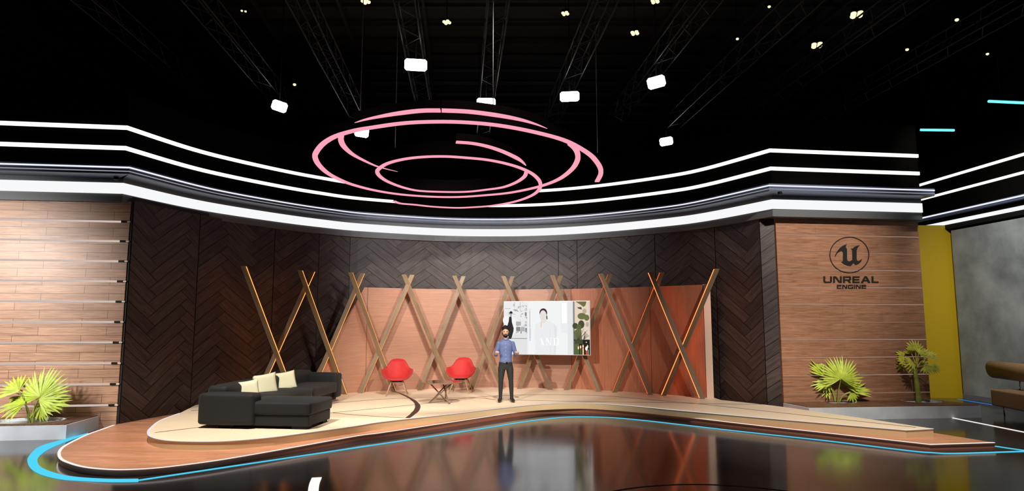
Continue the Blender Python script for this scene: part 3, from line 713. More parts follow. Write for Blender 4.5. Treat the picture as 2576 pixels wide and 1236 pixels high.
def letters(text, x0, x1, y0, y1, gap, th, widths):
    mb = MB(); tw = sum(widths[c] for c in text); sc = (x1-x0-gap*(len(text)-1))/tw; x = x0
    for c in text:
        w_ = widths[c]*sc; X = lambda a: x+a; h = y1-y0; m_ = y0+h*.5; t = th
        def R(a, b, c_, d): lpoly(mb, [(a, b), (c_, b), (c_, d), (a, d)])
        if c == 'U': R(x, y0, x+t*1.4, y1-t); lpoly(mb, [(x, y1-t*1.2), (x+t*1.4, y1-t*1.2), (x+t*2, y1-t), (x+w_-t*2, y1-t), (x+w_-t*1.4, y1-t*1.2), (x+w_, y1-t*1.2), (x+w_-t*.6, y1-t*.2), (x+w_-t*1.5, y1), (x+t*1.5, y1), (x+t*.6, y1-t*.2)]); R(x+w_-t*1.4, y0, x+w_, y1-t)
        elif c == 'N': R(x, y0, x+t*1.3, y1); R(x+w_-t*1.3, y0, x+w_, y1); lpoly(mb, [(x+t*.6, y0), (x+t*2.2, y0), (x+w_-t*.6, y1), (x+w_-t*2.2, y1)])
        elif c == 'R': R(x, y0, x+t*1.4, y1); R(x+t, y0, x+w_-t*.8, y0+t); R(x+w_-t*1.5, y0+t*.3, x+w_, m_+t*.3); R(x+t, m_-t*.2, x+w_-t*.8, m_+t*.8); lpoly(mb, [(x+w_*.5, m_+t*.5), (x+w_*.78, m_+t*.5), (x+w_, y1), (x+w_-t*1.7, y1)])
        elif c == 'E': R(x, y0, x+t*1.4, y1); R(x+t, y0, x+w_, y0+t); R(x+t, m_-t*.5, x+w_-t*.3, m_+t*.5); R(x+t, y1-t, x+w_, y1)
        elif c == 'A': lpoly(mb, [(x, y1), (x+w_*.38, y0), (x+w_*.56, y0), (x+t*1.7, y1)]); lpoly(mb, [(x+w_*.42, y0), (x+w_*.62, y0), (x+w_, y1), (x+w_-t*1.8, y1)]); R(x+w_*.25, y1-t*2.2, x+w_*.75, y1-t*1.3)
        elif c == 'L': R(x, y0, x+t*1.4, y1); R(x+t, y1-t, x+w_, y1)
        elif c == 'G': R(x, y0+t*.4, x+t*1.3, y1-t*.4); R(x+t*.5, y0, x+w_, y0+t); R(x+t*.5, y1-t, x+w_, y1); R(x+w_-t*1.3, m_, x+w_, y1); R(x+w_*.5, m_, x+w_, m_+t)
        elif c == 'I': R(x, y0, x+w_, y1)
        x += w_ + gap
    return mb
letters('UNREAL', 437, 1292, 838, 938, 20, 20, dict(U=1, N=1, R=.95, E=.85, A=1.1, L=.8)).build('lettering', M_logo, lg)
letters('ENGINE', 648, 1100, 970, 1027, 14, 12, dict(E=.9, N=1, G=1, I=.2)).build('lettering', M_logo, lg)

# ------------------------------------------------------------------ sofa
so = at(504, 1067, .31); ang = math.radians(-7.0)
SZ = .88
sf = thing('sectional_sofa', 'large black fabric sectional sofa with a chaise, at the left of the stage', 'sofa', (so.x, so.y, .23), ang)
rbox('base', M_sofa, (1.90, 1.0, .23), (1.03, .60, .17), sf, .02)
rbox('base', M_sofa, (.82, 3.2, .23), (.44, 2.7, .17), sf, .02)
rbox('armrest', M_sofa, (1.04, .36, .62), (.45, .17, .385), sf, .06, 5, .02)
rbox('chaise_cushion', M_sofa, (1.34, 1.06, .26), (1.34, .60, .405), sf, .05, 5, .018)
rbox('seat_cushion', M_sofa, (.80, 1.44, .26), (.60, 1.84, .415), sf, .05, 5, .02)
rbox('seat_cushion', M_sofa, (.80, 1.38, .26), (.60, 3.28, .415), sf, .05, 5, .02)
rbox('backrest', M_sofa, (.40, 1.85, .70), (.06, 1.30, .46), sf, .09, 5, .02)
rbox('backrest', M_sofa, (.40, 2.05, .73), (.06, 3.25, .475), sf, .09, 5, .02)
rbox('armrest', M_sofa, (1.0, .36, .64), (.45, 4.22, .44), sf, .06, 5, .02)
for x, y in ((.42, .22), (1.80, .22), (1.80, .95), (.70, 3.95), (.2, 3.95), (.2, 2.2)):
    mb = MB(); mb.box(-.14, .14, -.1, .1, 0, .07, Matrix.Translation((x, y, 0))); mb.build('foot', M_black, sf)
def pillow(px, py, z, yaw, tilt, size, label, roll=9):
    bm = bmesh.new(); bmesh.ops.create_grid(bm, x_segments=12, y_segments=12, size=.5)
    geo = bmesh.ops.duplicate(bm, geom=bm.verts[:]+bm.edges[:]+bm.faces[:])
    vs2 = [g for g in geo['geom'] if isinstance(g, bmesh.types.BMVert)]; s2 = set(vs2)
    for v in bm.verts:
        x, y = v.co.x*2, v.co.y*2; h = .5*.26*(max(0, (1-x**4)*(1-y**4)))**.45
        k = 1 - .07*(1-abs(x)**2)*(abs(y)**3) ; k2 = 1 - .07*(1-abs(y)**2)*(abs(x)**3)
        v.co = Vector((v.co.x*k2, v.co.y*k, h if v not in s2 else -h))
    bmesh.ops.remove_doubles(bm, verts=bm.verts, dist=.002)
    bmesh.ops.recalc_face_normals(bm, faces=bm.faces)
    me = bpy.data.meshes.new('throw_pillow'); bm.to_mesh(me); bm.free(); me.materials.append(M_pillow); me.polygons.foreach_set('use_smooth', [True]*len(me.polygons))
    o = bpy.data.objects.new('throw_pillow', me); COL.objects.link(o); o.scale = (size,)*3
    p = sf.matrix_basis @ Vector((px, py, z)); o.location = p
    o.rotation_euler = (Matrix.Rotation(ang+yaw, 4, 'Z') @ Matrix.Rotation(math.radians(90), 4, 'Z') @ Matrix.Rotation(math.radians(90-tilt), 4, 'X') @ Matrix.Rotation(math.radians(roll), 4, 'Z')).to_euler()
    tag(o, label, 'cushion', 'cream cushions on the black sofa')
sf.scale = (1, .97, SZ); bpy.context.view_layer.update()
pillow(.36, 1.00, .655, math.radians(-60), 12, .38, 'cream square cushion nearest the near armrest, half hidden behind it')
pillow(.36, 1.68, .70, math.radians(-55), 16, .46, 'middle of the three cream cushions on the black sofa')
pillow(.36, 2.62, .69, math.radians(-50), 16, .43, 'cream square cushion farthest back on the black sofa')

# ------------------------------------------------------------------ red shell chairs
def make_chair():
    t = thing('shell_chair', '', 'chair', (0, 0, 0)); sc = 1.16
    mb = MB(); rows = []; NR, NA = 12, 40; zs_ = .37
    def prof(phi):
        # phi: 0 right, 90 back, -90 front
        s_ = math.sin(phi)
        back = max(0, s_); front = max(0, -s_)
        ry = .25 if s_ < 0 else .23
        H = .225 + .235*max(0, (s_-.35)/.65)**.9 if s_ > 0 else .225*(1-front**.8*1.0) ; H = max(H, .01)
        if s_ > 0: H = .225 + .02*s_ + .20*(1/(1+math.exp(-(s_-.72)*13)))
        rx = .315 - .05*max(0, s_)
        return rx*math.cos(phi), ry*s_, H
    for r in range(NR+1):
        q = r/NR; row = []
        for a in range(NA):
            phi = 2*math.pi*a/NA + .001
            x, y, H = prof(phi); k = q**.62
            zz = zs_ - .02 + H*(q**3.2)
            lean = .10*max(0, math.sin(phi))*(q**3)
            row.append(Vector((x*k*(1+.06*q**4), y*k + lean, zz))*1.0)
        rows.append(row)
    mb.grid([[p*sc for p in r] for r in rows], True, False, True)
    # close the centre
    o = mb.build('seat_shell', M_red, t); sd = o.modifiers.new('thick', 'SOLIDIFY'); sd.thickness = .022; sd.offset = 1
    for sx in (-1, 1):
        for sy in (-1, 1):
            mb = MB(); mb.tube([Vector((sx*.11, sy*.10, .345))*sc, Vector((sx*.235, sy*.235, 0.0))*sc], [.019, .011], 8); mb.build('leg', M_legw, t)
    mb = MB()
    for a, b in (((-.15, -.14, .24), (.11, -.10, .34)), ((.15, -.14, .24), (-.11, -.10, .34)), ((-.15, .14, .24), (.11, .10, .34)), ((.15, .14, .24), (-.11, .10, .34)), ((-.17, -.16, .22), (.17, .16, .22)), ((.17, -.16, .22), (-.17, .16, .22)), ((-.15, -.14, .24), (-.11, .10, .34)), ((.15, -.14, .24), (.11, .10, .34))):
        mb.tube([Vector(a)*sc, Vector(b)*sc], .004, 5)
    mb.build('wire_brace', M_wire, t)
    mb = MB(); mb.box(-.14, .14, -.13, .13, .345, .372); mb.build('seat_mount', M_black, t)
    return t
def dup(root):
    r = root.copy(); COL.objects.link(r)
    for ch in root.children:
        c = ch.copy(); COL.objects.link(c); c.parent = r
    return r
ch = make_chair(); p = at(997, 996, .23); ch.location = (p.x, p.y+.08, .23); ch.rotation_euler = (0, 0, math.radians(8)); ch['label'] = 'red felt shell armchair left of the round coffee table'; ch['group'] = 'red shell armchairs'
c2 = dup(ch); p = at(1159, 989, .23); c2.location = (p.x, p.y+.06, .23); c2.rotation_euler = (0, 0, math.radians(-8)); c2['label'] = 'red felt shell armchair behind the right side of the round coffee table'

# ------------------------------------------------------------------ coffee table
p = at(1109, 1016, .23); TZ = .47
tb = thing('coffee_table', 'round smoked glass coffee table on crossed wooden legs between the red chairs', 'table', (p.x+.0, p.y+.12, .23))
mb = MB(); n = 48; r = .475
rows = [[(rr_*math.cos(2*math.pi*k/n), rr_*math.sin(2*math.pi*k/n), z) for k in range(n)] for rr_, z in ((r-.02, TZ+.004), (r-.02, TZ+.022))]
mb.grid(rows, True, True, False); mb.build('tabletop', M_glass, tb)
mb = MB(); rows = [[(rr_*math.cos(2*math.pi*k/n), rr_*math.sin(2*math.pi*k/n), z) for k in range(n)] for rr_, z in ((r-.025, TZ), (r, TZ), (r, TZ+.02), (r-.02, TZ+.022))]
mb.grid(rows, True, False, False); mb.build('rim', M_bronze, tb)
for k in range(3):
    a = math.radians(120*k + 75)
    for s in (-1, 1):
        f0 = Vector((math.cos(a)*.30, math.sin(a)*.30, 0)); t0 = Vector((math.cos(a+math.pi+s*.75)*.30, math.sin(a+math.pi+s*.75)*.30, TZ))
        f0 += Vector((-math.sin(a), math.cos(a), 0))*s*.02
        mb = MB(); mb.tube([f0, t0], [.013, .016], 8); mb.build('leg', M_tleg, tb)

# ------------------------------------------------------------------ palms
def leafseg(mb, hub, d, nrm, L, W, droop, mi=0):
    side = d.cross(nrm).normalized(); pts = []
    rows = []
    for t, wf in ((0.02, .03), (.3, .31), (.52, .50), (.74, .36), (1.0, .01)):
        c = hub + d*L*t - nrm*(droop*L*t*t) ; h = W*wf/2
        rows.append([c - side*h + nrm*h*.45, c, c + side*h + nrm*h*.45])
    mb.grid(rows, False, False, True, mi)
def fan(mb, hub, up, nrm, R, spread, n, rs, droop=.15, wf=1.25):
    up = Vector(up).normalized(); nrm = Vector(nrm).normalized(); up = (up - nrm*up.dot(nrm)).normalized(); side = up.cross(nrm)
    for k in range(n):
        a = math.radians(spread)*(k/(n-1)-.5) if n > 1 else 0
        a += rs.uniform(-.02, .02)
        d = (up*math.cos(a) + side*math.sin(a)).normalized()
        L = R*(1-.16*abs(a)/math.radians(spread)*2*.8)*rs.uniform(.88, 1.03)
        leafseg(mb, hub, d, nrm, L, R*math.radians(spread)/max(1, n-1)*1.12, droop*rs.uniform(.4, 1.6))
def palm(name, base, sc, fans, label, group, trunk=None, seed=1, cat='plant'):
    rs = random.Random(seed); t = thing(name, label, cat, base, 0, group)
    if trunk:
        mb = MB(); pts = [Vector((-.006*k, 0, trunk*k/8)) for k in range(9)]
        mb.tube(pts, [.058*sc*(1.0 + .07*math.sin(k*2.1) - .03*k) for k in range(9)], 12); mb.build('trunk', M_stem, t)
    for hub, up, nrm, R, spread, n in fans:
        hub = Vector(hub); b0 = Vector((0, 0, trunk*.96)) if trunk else Vector((hub.x*.12, hub.y*.1, 0))
        mid = b0.lerp(hub, .5) + Vector((-hub.x*.12, 0, .06*(1 if not trunk else .3)))
        mb = MB(); pc = catmull([b0, mid, hub], 5); mb.tube(pc, [.016*sc*(1-.5*i/(len(pc)-1)) for i in range(len(pc))], 6); mb.build('leaf_stalk', M_stem if not trunk else M_leaf2, t)
        mb = MB(); fan(mb, hub, up, nrm, R, spread, n, rs); mb.build('fan_leaf', M_leaf3 if trunk else M_leaf, t)
    return t
bl = at(78, 1062, .25)
u = .00745   # metres per photo pixel at the left planter
FL = [((.17, -.05, .50), (.12, 0, 1), (0, -1, .15), .60, 235, 26), ((-.22, -.08, .60), (-.9, 0, .75), (.1, -.8, .5), .46, 120, 12), ((-.05, -.12, .38), (-1, -.2, -.15), (0, -.6, .8), .50, 130, 12),
      ((.32, -.10, .36), (1, -.1, .28), (-.1, -.7, .7), .48, 70, 8), ((.28, -.16, .33), (.5, -.3, -1), (-.1, -1, .1), .32, 90, 7), ((.02, .10, .26), (.1, -.2, .4), (0, -.5, .8), .28, 220, 12), ((.18, -.1, .46), (.9, -.1, .05), (0, -.8, .5), .50, 100, 10), ((-.3, .05, .5), (-.5, -.2, -.9), (-.2, -1, .2), .34, 100, 8)]
palm('fan_palm', (bl.x, bl.y, .22), 1.0, FL, 'bright green fan palm in the metal planter at far left', None, seed=4)
br = at(2105, 1013, .26)
FR = [((.02, -.22, .60), (.05, 0, 1), (0, -1, .12), .60, 235, 28), ((-.30, -.10, .66), (-.7, -.1, 1), (.35, -1, .2), .50, 80, 9), ((-.22, -.12, .50), (-1, -.1, .25), (0, -.7, .7), .46, 80, 9), ((-.30, -.12, .60), (-.1, -.2, -1), (-.3, -1, .1), .40, 60, 6),
      ((.30, -.10, .30), (1, -.1, .42), (-.1, -.75, .6), .52, 70, 8), ((.28, -.12, .28), (.35, -.3, -1), (-.1, -1, .1), .26, 90, 6), ((.08, -.05, .48), (1, .1, -.02), (0, -.7, .7), .56, 80, 9), ((-.15, .08, .36), (-.7, -.2, -.1), (0, -.6, .8), .40, 120, 9)]
palm('fan_palm', (br.x, br.y, .22), 1.0, FR, 'fan palm without a trunk in the long planter before the logo wall', None, seed=9)
bt = at(2312, 1012, .26)
FT = []
rs = random.Random(21)
for k in range(15):
    a = 2*math.pi*k/15 + rs.uniform(-.2, .2); el = rs.choice([.0, .25, .6, 1.0]); R_ = rs.uniform(.30, .40)
    hub = Vector((math.cos(a)*R_*math.cos(el*1.2), math.sin(a)*R_*.8*math.cos(el*1.2), .88 + .28*math.sin(el*1.4)))
    out = Vector((math.cos(a), math.sin(a)*.8, .5*el+.05))
    FT.append((hub, out, Vector((-.3*math.cos(a), -.9, .55)), rs.uniform(.20, .27), rs.choice([110, 140, 170]), 8))
FT.append(((0, 0, 1.22), (.05, 0, 1), (0, -1, .1), .30, 150, 10))
palm('trunk_palm', (bt.x, bt.y, .22), 1.0, FT, 'small palm with a thick green trunk, right end of the long planter', None, trunk=.86, seed=5)

# ------------------------------------------------------------------ planters
def planter(name, top, holes, h, label):
    """top: plan polygon; holes: (centre, rx, ry, angle)"""
    o = Vector(top[0]); t = thing(name, label, 'planter', (o.x, o.y, 0)); P = [Vector(p)-o for p in top]
    mb = MB(); n = len(P)
    c = sum(P, Vector((0, 0)))/n; Pi = [p + (c-p).normalized()*.07 for p in P]
    for i in range(n):
        j = (i+1) % n
        a, b, a2, b2 = P[i], P[j], Pi[i], Pi[j]
        k = .01
        mb.face([(a.x, a.y, .0), (b.x, b.y, .0), (b.x, b.y, h), (a.x, a.y, h)])
        mb.face([(a.x, a.y, h), (b.x, b.y, h), (b2.x, b2.y, h), (a2.x, a2.y, h)]); mb.face([(a2.x, a2.y, h), (b2.x, b2.y, h), (b2.x, b2.y, h-.06), (a2.x, a2.y, h-.06)])
    mb.build('metal_skirt', M_alu, t)
    bm = bmesh.new(); zt = h + .016
    def loop(pts):
        vs = [bm.verts.new((p[0], p[1], zt)) for p in pts]; return [bm.edges.new((vs[i], vs[(i+1) % len(vs)])) for i in range(len(vs))]
    Pd = [p + (c-p).normalized()*.035 for p in P]
    ed = loop(Pd); els = []
    for (hc, rx, ry, an) in holes:
        hc = Vector(hc)-o; e_ = []
        for k in range(36):
            q = 2*math.pi*k/36; x, y = rx*math.cos(q), ry*math.sin(q)
            e_.append((hc.x + x*math.cos(an)-y*math.sin(an), hc.y + x*math.sin(an)+y*math.cos(an)))
        ed += loop(e_); els.append(e_)
    bmesh.ops.triangle_fill(bm, use_beauty=True, use_dissolve=False, edges=ed)
    ex = bmesh.ops.extrude_face_region(bm, geom=bm.faces[:])
    for v in [g for g in ex['geom'] if isinstance(g, bmesh.types.BMVert)]: v.co.z -= .03
    bmesh.ops.recalc_face_normals(bm, faces=bm.faces)
    me = bpy.data.meshes.new('wood_deck'); bm.to_mesh(me); bm.free(); me.materials.append(M_deck)
    d = bpy.data.objects.new('wood_deck', me); COL.objects.link(d); d.parent = t
    for e_ in els:
        mb = MB(); cx = sum(p[0] for p in e_)/36; cy = sum(p[1] for p in e_)/36
        ring = lambda s, z: [(cx+(p[0]-cx)*s, cy+(p[1]-cy)*s, z) for p in e_]
        mb.grid([ring(1.0, h+.02), ring(.97, h+.02), ring(.97, h-.06)], True, False, False); mb.build('pot_liner', mat('pale_liner', (.80, .83, .85), .5), t)
        mb = MB(); mb.face(ring(.975, h-.03)); mb.build('gravel', M_gravel, t)
    return t
c1 = at(165, 1106, 0).xy; c2_ = at(256, 1081, 0).xy
wv = Vector((wd.x, wd.y))
kx = c1 - wv*6.0
bk = Vector((c2_.x, wl(c2_.x)-.02)); bk2 = Vector((kx.x, wl(kx.x)-.02))
c2_ = Vector((at(256, 1044, .27).x, min(wl(-7.9)-.03, at(256, 1044, .27).y)))
planter('metal_planter', [kx, c1, c2_, Vector((c2_.x-.0, wl(c2_.x)-.02)), bk2], [((bl.x-.05, bl.y+.02), .62, .42, .14)], .255, 'long brushed metal planter with a wooden deck before the left wall')
a1 = at(2035, 1025, .28).xy; a2 = at(2467, 1019, .28).xy
a0 = at(1970, 1013, .28).xy
a3 = at(2420, 1003.5, .28).xy; 
planter('metal_planter', [a0, a1, a2, Vector((a2.x-.35, a2.y+.95)), Vector((9.7, wl(9.7)-.03)), Vector((6.3, wl(6.3)-.03))], [((br.x, br.y+.0), .42, .38, .0), ((bt.x+.05, bt.y+.0), .42, .38, .0)], .265, 'long brushed metal planter with two palms below the logo wall')

# ------------------------------------------------------------------ tan lounge seat
c0 = at(2498, 1024, .16); c1_ = at(2576, 1040, .16); dr = (c1_-c0); dr.z = 0; dr.normalize(); ang = math.atan2(dr.y, dr.x)
lc = thing('lounge_bench', 'tan leather bench with a rolled backrest on chrome posts at the right edge', 'seat', (c0.x, c0.y, 0), ang)
rbox('seat', M_tan, (2.45, .85, .37), (1.18, .42, .375), lc, .025)
mb = MB(); sec = []
for k in range(20):
    q = 2*math.pi*k/20; r_ = .185*(1+.35*max(0, math.cos(q-2.1))**3); sec.append((r_*math.cos(q), r_*math.sin(q)))
mb.grid([[(x, .55+sy, .94+sz) for sy, sz in sec] for x in (-.78, 2.3)], True, True, True); mb.build('backrest_roll', M_tan, lc)
for x in (.18, 2.0):
    mb = MB(); mb.tube([(x, .5, .55), (x-.04, .55, .80)], .016, 8); mb.build('post', M_chrome, lc)
for x, y in ((.2, .1), (2.1, .1), (.2, .75), (2.1, .75)):
    mb = MB(); mb.tube([(x, y, .26), (x+.03, y, 0)], .014, 8); mb.build('leg', M_chrome, lc)

# ------------------------------------------------------------------ ring chandelier
RZ = 5.45
cd = thing('ring_chandelier', 'huge spiral of pink light rings hanging over the stage', 'chandelier', (-1.2, 14.2, RZ))
def crop(pts): return [(700+x/2.472, 240+y/2.472) for x, y in pts]
def ring(pts, w, band=.2, taper=None, n=4):
    P = catmull([at(x, y, RZ).xy for x, y in crop(pts)], n); N = len(P); ns = normals(P); rows = []; rb = []
    for i, (p, nn) in enumerate(zip(P, ns)):
        t = i/(N-1); ww = w
        if taper: ww = w*max(.04, taper(t))
        p = p - Vector((-1.2, 14.2)); a = p-nn*ww/2; b = p+nn*ww/2
        rows.append([(a.x, a.y, 0), (b.x, b.y, 0), (b.x, b.y, .03*min(1, ww/w+.2)), (a.x, a.y, .03*min(1, ww/w+.2))])
        rb.append([(p.x-nn.x*.02, p.y-nn.y*.02, .031), (p.x+nn.x*.02, p.y+nn.y*.02, .031), (p.x+nn.x*.02, p.y+nn.y*.02, .031+band), (p.x-nn.x*.02, p.y-nn.y*.02, .031+band)])
    mb = MB(); mb.grid(rows, True, True, False); r_ = mb.build('light_ring', M_pink, cd)
    mb = MB(); mb.grid(rb, True, True, False); mb.build('black_band', M_band, r_)
ring([(1982,540),(2003,500),(2005,465),(1985,425),(1940,375),(1850,318),(1760,278),(1620,240),(1450,205),(1280,182),(1080,170),(880,172),(740,183),(600,203),(480,223),(360,258),(280,305),(235,360),(230,395),(255,440),(310,490),(390,532),(470,562),(600,595),(760,620),(950,634),(1120,636),(1300,624),(1450,608),(1620,572),(1740,528),(1820,470),(1858,415),(1862,370),(1845,335),(1815,308)], .105, .2)
ring([(1106,296),(1200,303),(1290,320),(1380,348),(1460,383),(1510,412),(1540,438)], .10, .15, lambda t: min(1, (1.05-t)*3))
ring([(1542,482),(1530,510),(1480,545),(1400,575),(1300,590),(1180,603),(1050,605),(880,598),(780,578),(690,545),(640,515),(616,485),(625,462),(680,428),(780,402),(900,388),(1040,385),(1180,394),(1300,406),(1420,430),(1520,462),(1590,500),(1628,545),(1622,590),(1570,630),(1470,665),(1330,690),(1200,700),(1100,703),(960,696),(850,684),(760,676),(720,662)], .085, .3)
ring([(475,172),(560,150),(720,122),(880,102),(1008,100)], .12, .15, lambda t: min(1, t*1.6+.03))
ring([(1016,100),(1180,107),(1350,128),(1500,155),(1600,182),(1672,208)], .12, .15, lambda t: min(1, (1-t)*1.6+.03))
ring([(392,252),(390,285),(410,325),(460,370),(530,408),(610,443),(680,462),(742,476)], .10, .15, lambda t: min(1, (1-t)*1.3+.05))
for x, y in ((1503, 385), (994, 372), (905, 330), (1240, 312)):
    p = at(x, y, RZ+.03); mb = MB(); mb.tube([(p.x+1.2, p.y-14.2, .03), (p.x+1.2, p.y-14.2, 5.8)], .008, 5); mb.build('hanging_wire', mat('grey_wire', (.12, .12, .12), .5), cd)

# ------------------------------------------------------------------ trusses and ceiling lamps
def truss_mesh(L, w_=.40, r=.02):
    mb = MB(); h = w_/2
    for sx in (-1, 1):
        for sz in (-1, 1): mb.tube([(sx*h, 0, sz*h), (sx*h, L, sz*h)], r, 5)
    n = int(L/.5)
    for k in range(n):
        y0, y1 = L*k/n, L*(k+1)/n; s = 1 if k % 2 else -1
        for sx in (-1, 1): mb.tube([(sx*h, y0, s*h), (sx*h, y1, -s*h)], r*.55, 4, False)
        for sz in (-1, 1): mb.tube([(s*h, y0, sz*h), (-s*h, y1, sz*h)], r*.55, 4, False)
    return mb
tr0 = None
tl_ = ['leftmost ceiling truss', 'second ceiling truss from the left', 'third ceiling truss from the left', 'fourth ceiling truss, just left of the largest lamp panel', 'ceiling truss carrying the largest lamp panel', 'ceiling truss above the panel over the ring chandelier', 'seventh ceiling truss from the left, over the chandelier right half', 'ceiling truss ending near the thin vertical hanging wire', 'ceiling truss third from the right', 'ceiling truss second from the right', 'rightmost ceiling truss']
for i, x in enumerate((140, 413, 630, 835, 1048, 1235, 1450, 1655, 1855, 2060, 2300)):
    p = at(x, 155, 8.4)
    y0 = 7.0; L = 16.5
    if tr0 is None: tr0 = truss_mesh(L).build('lighting_truss', M_truss); o = tr0
    else: o = tr0.copy(); COL.objects.link(o)
    o.location = (p.x + (p.y-y0)*.0776, y0, 8.4 + (0.0)); o.rotation_euler = (0, 0, math.atan(.0776))
    tag(o, 'dark lattice ' + tl_[i], 'truss', 'lattice trusses under the ceiling')
def lamp(px, py, z, wpx, hpx, roll, label, yaw=0):
    p = at(px, py, z); dist = math.hypot(p.y, p.z-ZC); w_ = wpx*dist/F; h_ = hpx*dist/F
    t = thing('panel_lamp', label, 'studio lamp', p, 0, 'bright panel lamps under the trusses')
    M = (Vector((0, 0, ZC)) - p).to_track_quat('-Y', 'Z').to_matrix().to_4x4() @ Matrix.Rotation(math.radians(roll), 4, 'Y')
    def tf(mb):
        mb.v = [tuple(M @ Vector(v)) for v in mb.v]; return mb
    mb = MB(); c = .18*h_; P = [(-w_/2, -h_/2+c), (-w_/2+c, -h_/2), (w_/2-c, -h_/2), (w_/2, -h_/2+c), (w_/2, h_/2-c), (w_/2-c, h_/2), (-w_/2+c, h_/2), (-w_/2, h_/2-c)]
    mb.face([(x, -.0, z_) for x, z_ in P]); mb.face([(x, .012, z_) for x, z_ in reversed(P)])
    for i in range(8): j = (i+1) % 8; mb.face([(P[i][0], 0, P[i][1]), (P[j][0], 0, P[j][1]), (P[j][0], .012, P[j][1]), (P[i][0], .012, P[i][1])])
    tf(mb).build('light_face', M_panel, t)
    mb = MB(); mb.box(-w_*.47, w_*.47, .013, .10, -h_*.47, h_*.47); tf(mb).build('housing', M_black, t)
    mb = MB(); mb.tube([(0, 0, .05), (0, 0, 11.39-z)], .015, 6)
    q = M @ Vector((0, .07, 0)); mb.v = [(v[0]+q.x, v[1]+q.y, v[2]+q.z) for v in mb.v]; mb.build('hanger', M_black, t)
lamp(1046, 163.5, 7.8, 54, 28, 0, 'largest bright panel lamp, highest in the middle of the ceiling')
lamp(703, 267.5, 7.8, 36, 25, 14, 'bright panel lamp alone left of the ring chandelier')
lamp(1223, 259, 7.8, 46, 23, 0, 'bright panel lamp directly above the middle of the ring chandelier')
lamp(1433, 243, 7.8, 47, 24, -1, 'bright panel lamp above the right half of the ring chandelier')
lamp(1651, 207, 7.8, 43, 28, -11, 'tilted bright panel lamp high on the right of the chandelier')
lamp(1676, 356, 7.8, 32, 20, -7, 'lowest bright panel lamp, right of the chandelier near the light lines')
lamp(910, 333, 7.8, 34, 24, 6, 'bright panel lamp cut by the upper left edge of the large pink ring')
lamp(1205, 369, 7.8, 30, 20, 0, 'bright panel lamp seen inside the large pink ring, cut by an arc')
# small warm ceiling lamps
warm = [(613,28,10,'warm ceiling lamp far left near the top edge'),(920,4,18,'warm ceiling lamp cut by the top edge, left of centre'),(1124,56,17,'warm ceiling lamp just above right of the largest panel lamp'),(1422,34,16,'warm ceiling lamp above the panel right of the chandelier'),(1597,83,18,'warm ceiling lamp above the tilted panel lamp'),(1648,3,18,'warm ceiling lamp at the top edge, right of centre'),
        (2155,37,24,'largest warm ceiling lamp, high on the right'),(2055,114,22,'warm ceiling lamp below left of the largest warm one'),(1935,17,8,'tiny warm ceiling lamp near the top edge left of the largest warm one'),(1855,98,8,'tiny warm ceiling lamp right of the tilted panel lamp'),(2407,50,9,'tiny warm ceiling lamp at the upper right corner area'),(2282,125,8,'tiny warm ceiling lamp right of the pair of warm clusters'),(2484,136,7,'tiny warm ceiling lamp farthest right, above the cyan tubes'),(741,213,9,'tiny warm ceiling lamp just above the leftmost panel lamp')]
for x, y, wpx, l in warm:
    p = at(x, y, 9.6); dist = p.length; w_ = wpx*dist/F
    t = thing('ceiling_lamp', l, 'ceiling lamp', p, 0, 'small warm lamps under the ceiling')
    nl = 4 if wpx >= 14 else (2 if wpx >= 10 else 1)
    for k in range(nl):
        a = 2*math.pi*k/nl + .4; off = Vector((math.cos(a), math.sin(a), 0))*w_*.36 if nl > 1 else Vector((0, 0, 0)); rr_ = w_*.24 if nl > 1 else w_*.4
        mb = MB(); mb.ball(off, rr_, rr_, rr_*.8, 10, 6); mb.build('bulb', M_warm, t)
        mb = MB(); mb.tube([off+Vector((0, 0, rr_*.5)), off+Vector((0, 0, rr_*2.2))], [rr_*1.1, rr_*.6], 10); mb.build('shade', M_black, t)
    mb = MB(); mb.tube([(0, 0, w_*.3), (0, 0, 1.5)], .012, 5); mb.build('rod', M_black, t)
for (xa, ya, xb, yb, l) in ((2487, 255, 2640, 262, 'cyan light tube at the right edge, the higher one'), (2316, 327, 2400, 328, 'cyan light tube over the gap beside the logo wall, the lower one')):
    a = at(xa, ya, 7.4); b = at(xb, yb, 7.4); t = thing('light_tube', l, 'light tube', a, 0, 'cyan light tubes'); mb = MB(); mb.tube([(0, 0, 0), b-a], .033, 8); mb.build('tube', M_tube, t)
    mb = MB(); mb.tube([Vector((0, 0, .06)), b-a+Vector((0, 0, .06))], .03, 8); mb.build('fitting', M_black, t)
    mb = MB(); mb.tube([(b-a)*.2+Vector((0, 0, .05)), (b-a)*.2+Vector((0, 0, 3.8))], .012, 5); mb.build('hanger', M_black, t)

# ------------------------------------------------------------------ the presenter
p = at(1272, 1012, .23)
man = thing('person', 'bearded person in blue shirt and charcoal trousers, both hands raised, standing on the stage', 'person', (p.x, p.y, .23), math.radians(3))
def remesh(o, vox, smooth=6, f=.6):
    m = o.modifiers.new('fuse', 'REMESH'); m.mode = 'VOXEL'; m.voxel_size = vox; m.use_smooth_shade = True
    s = o.modifiers.new('soften', 'SMOOTH'); s.iterations = smooth; s.factor = f
    return o
def ell(cx, cy, z, rx, ry, n=18, pw=2.3):
    r = []
    for k in range(n):
        t = 2*math.pi*k/n; c, s = math.cos(t), math.sin(t)
        r.append((cx+rx*math.copysign(abs(c)**(2/pw), c), cy+ry*math.copysign(abs(s)**(2/pw), s), z))
    return r
EL = {-1: Vector((-.232, .03, 1.115)), 1: Vector((.240, .03, 1.115))}
SHd = {-1: Vector((-.166, .01, 1.375)), 1: Vector((.166, .01, 1.375))}
WR = {-1: Vector((-.222, -.20, 1.145)), 1: Vector((.268, -.20, 1.145))}
HP = {-1: Vector((-.09, .0, .86)), 1: Vector((.09, .0, .86))}
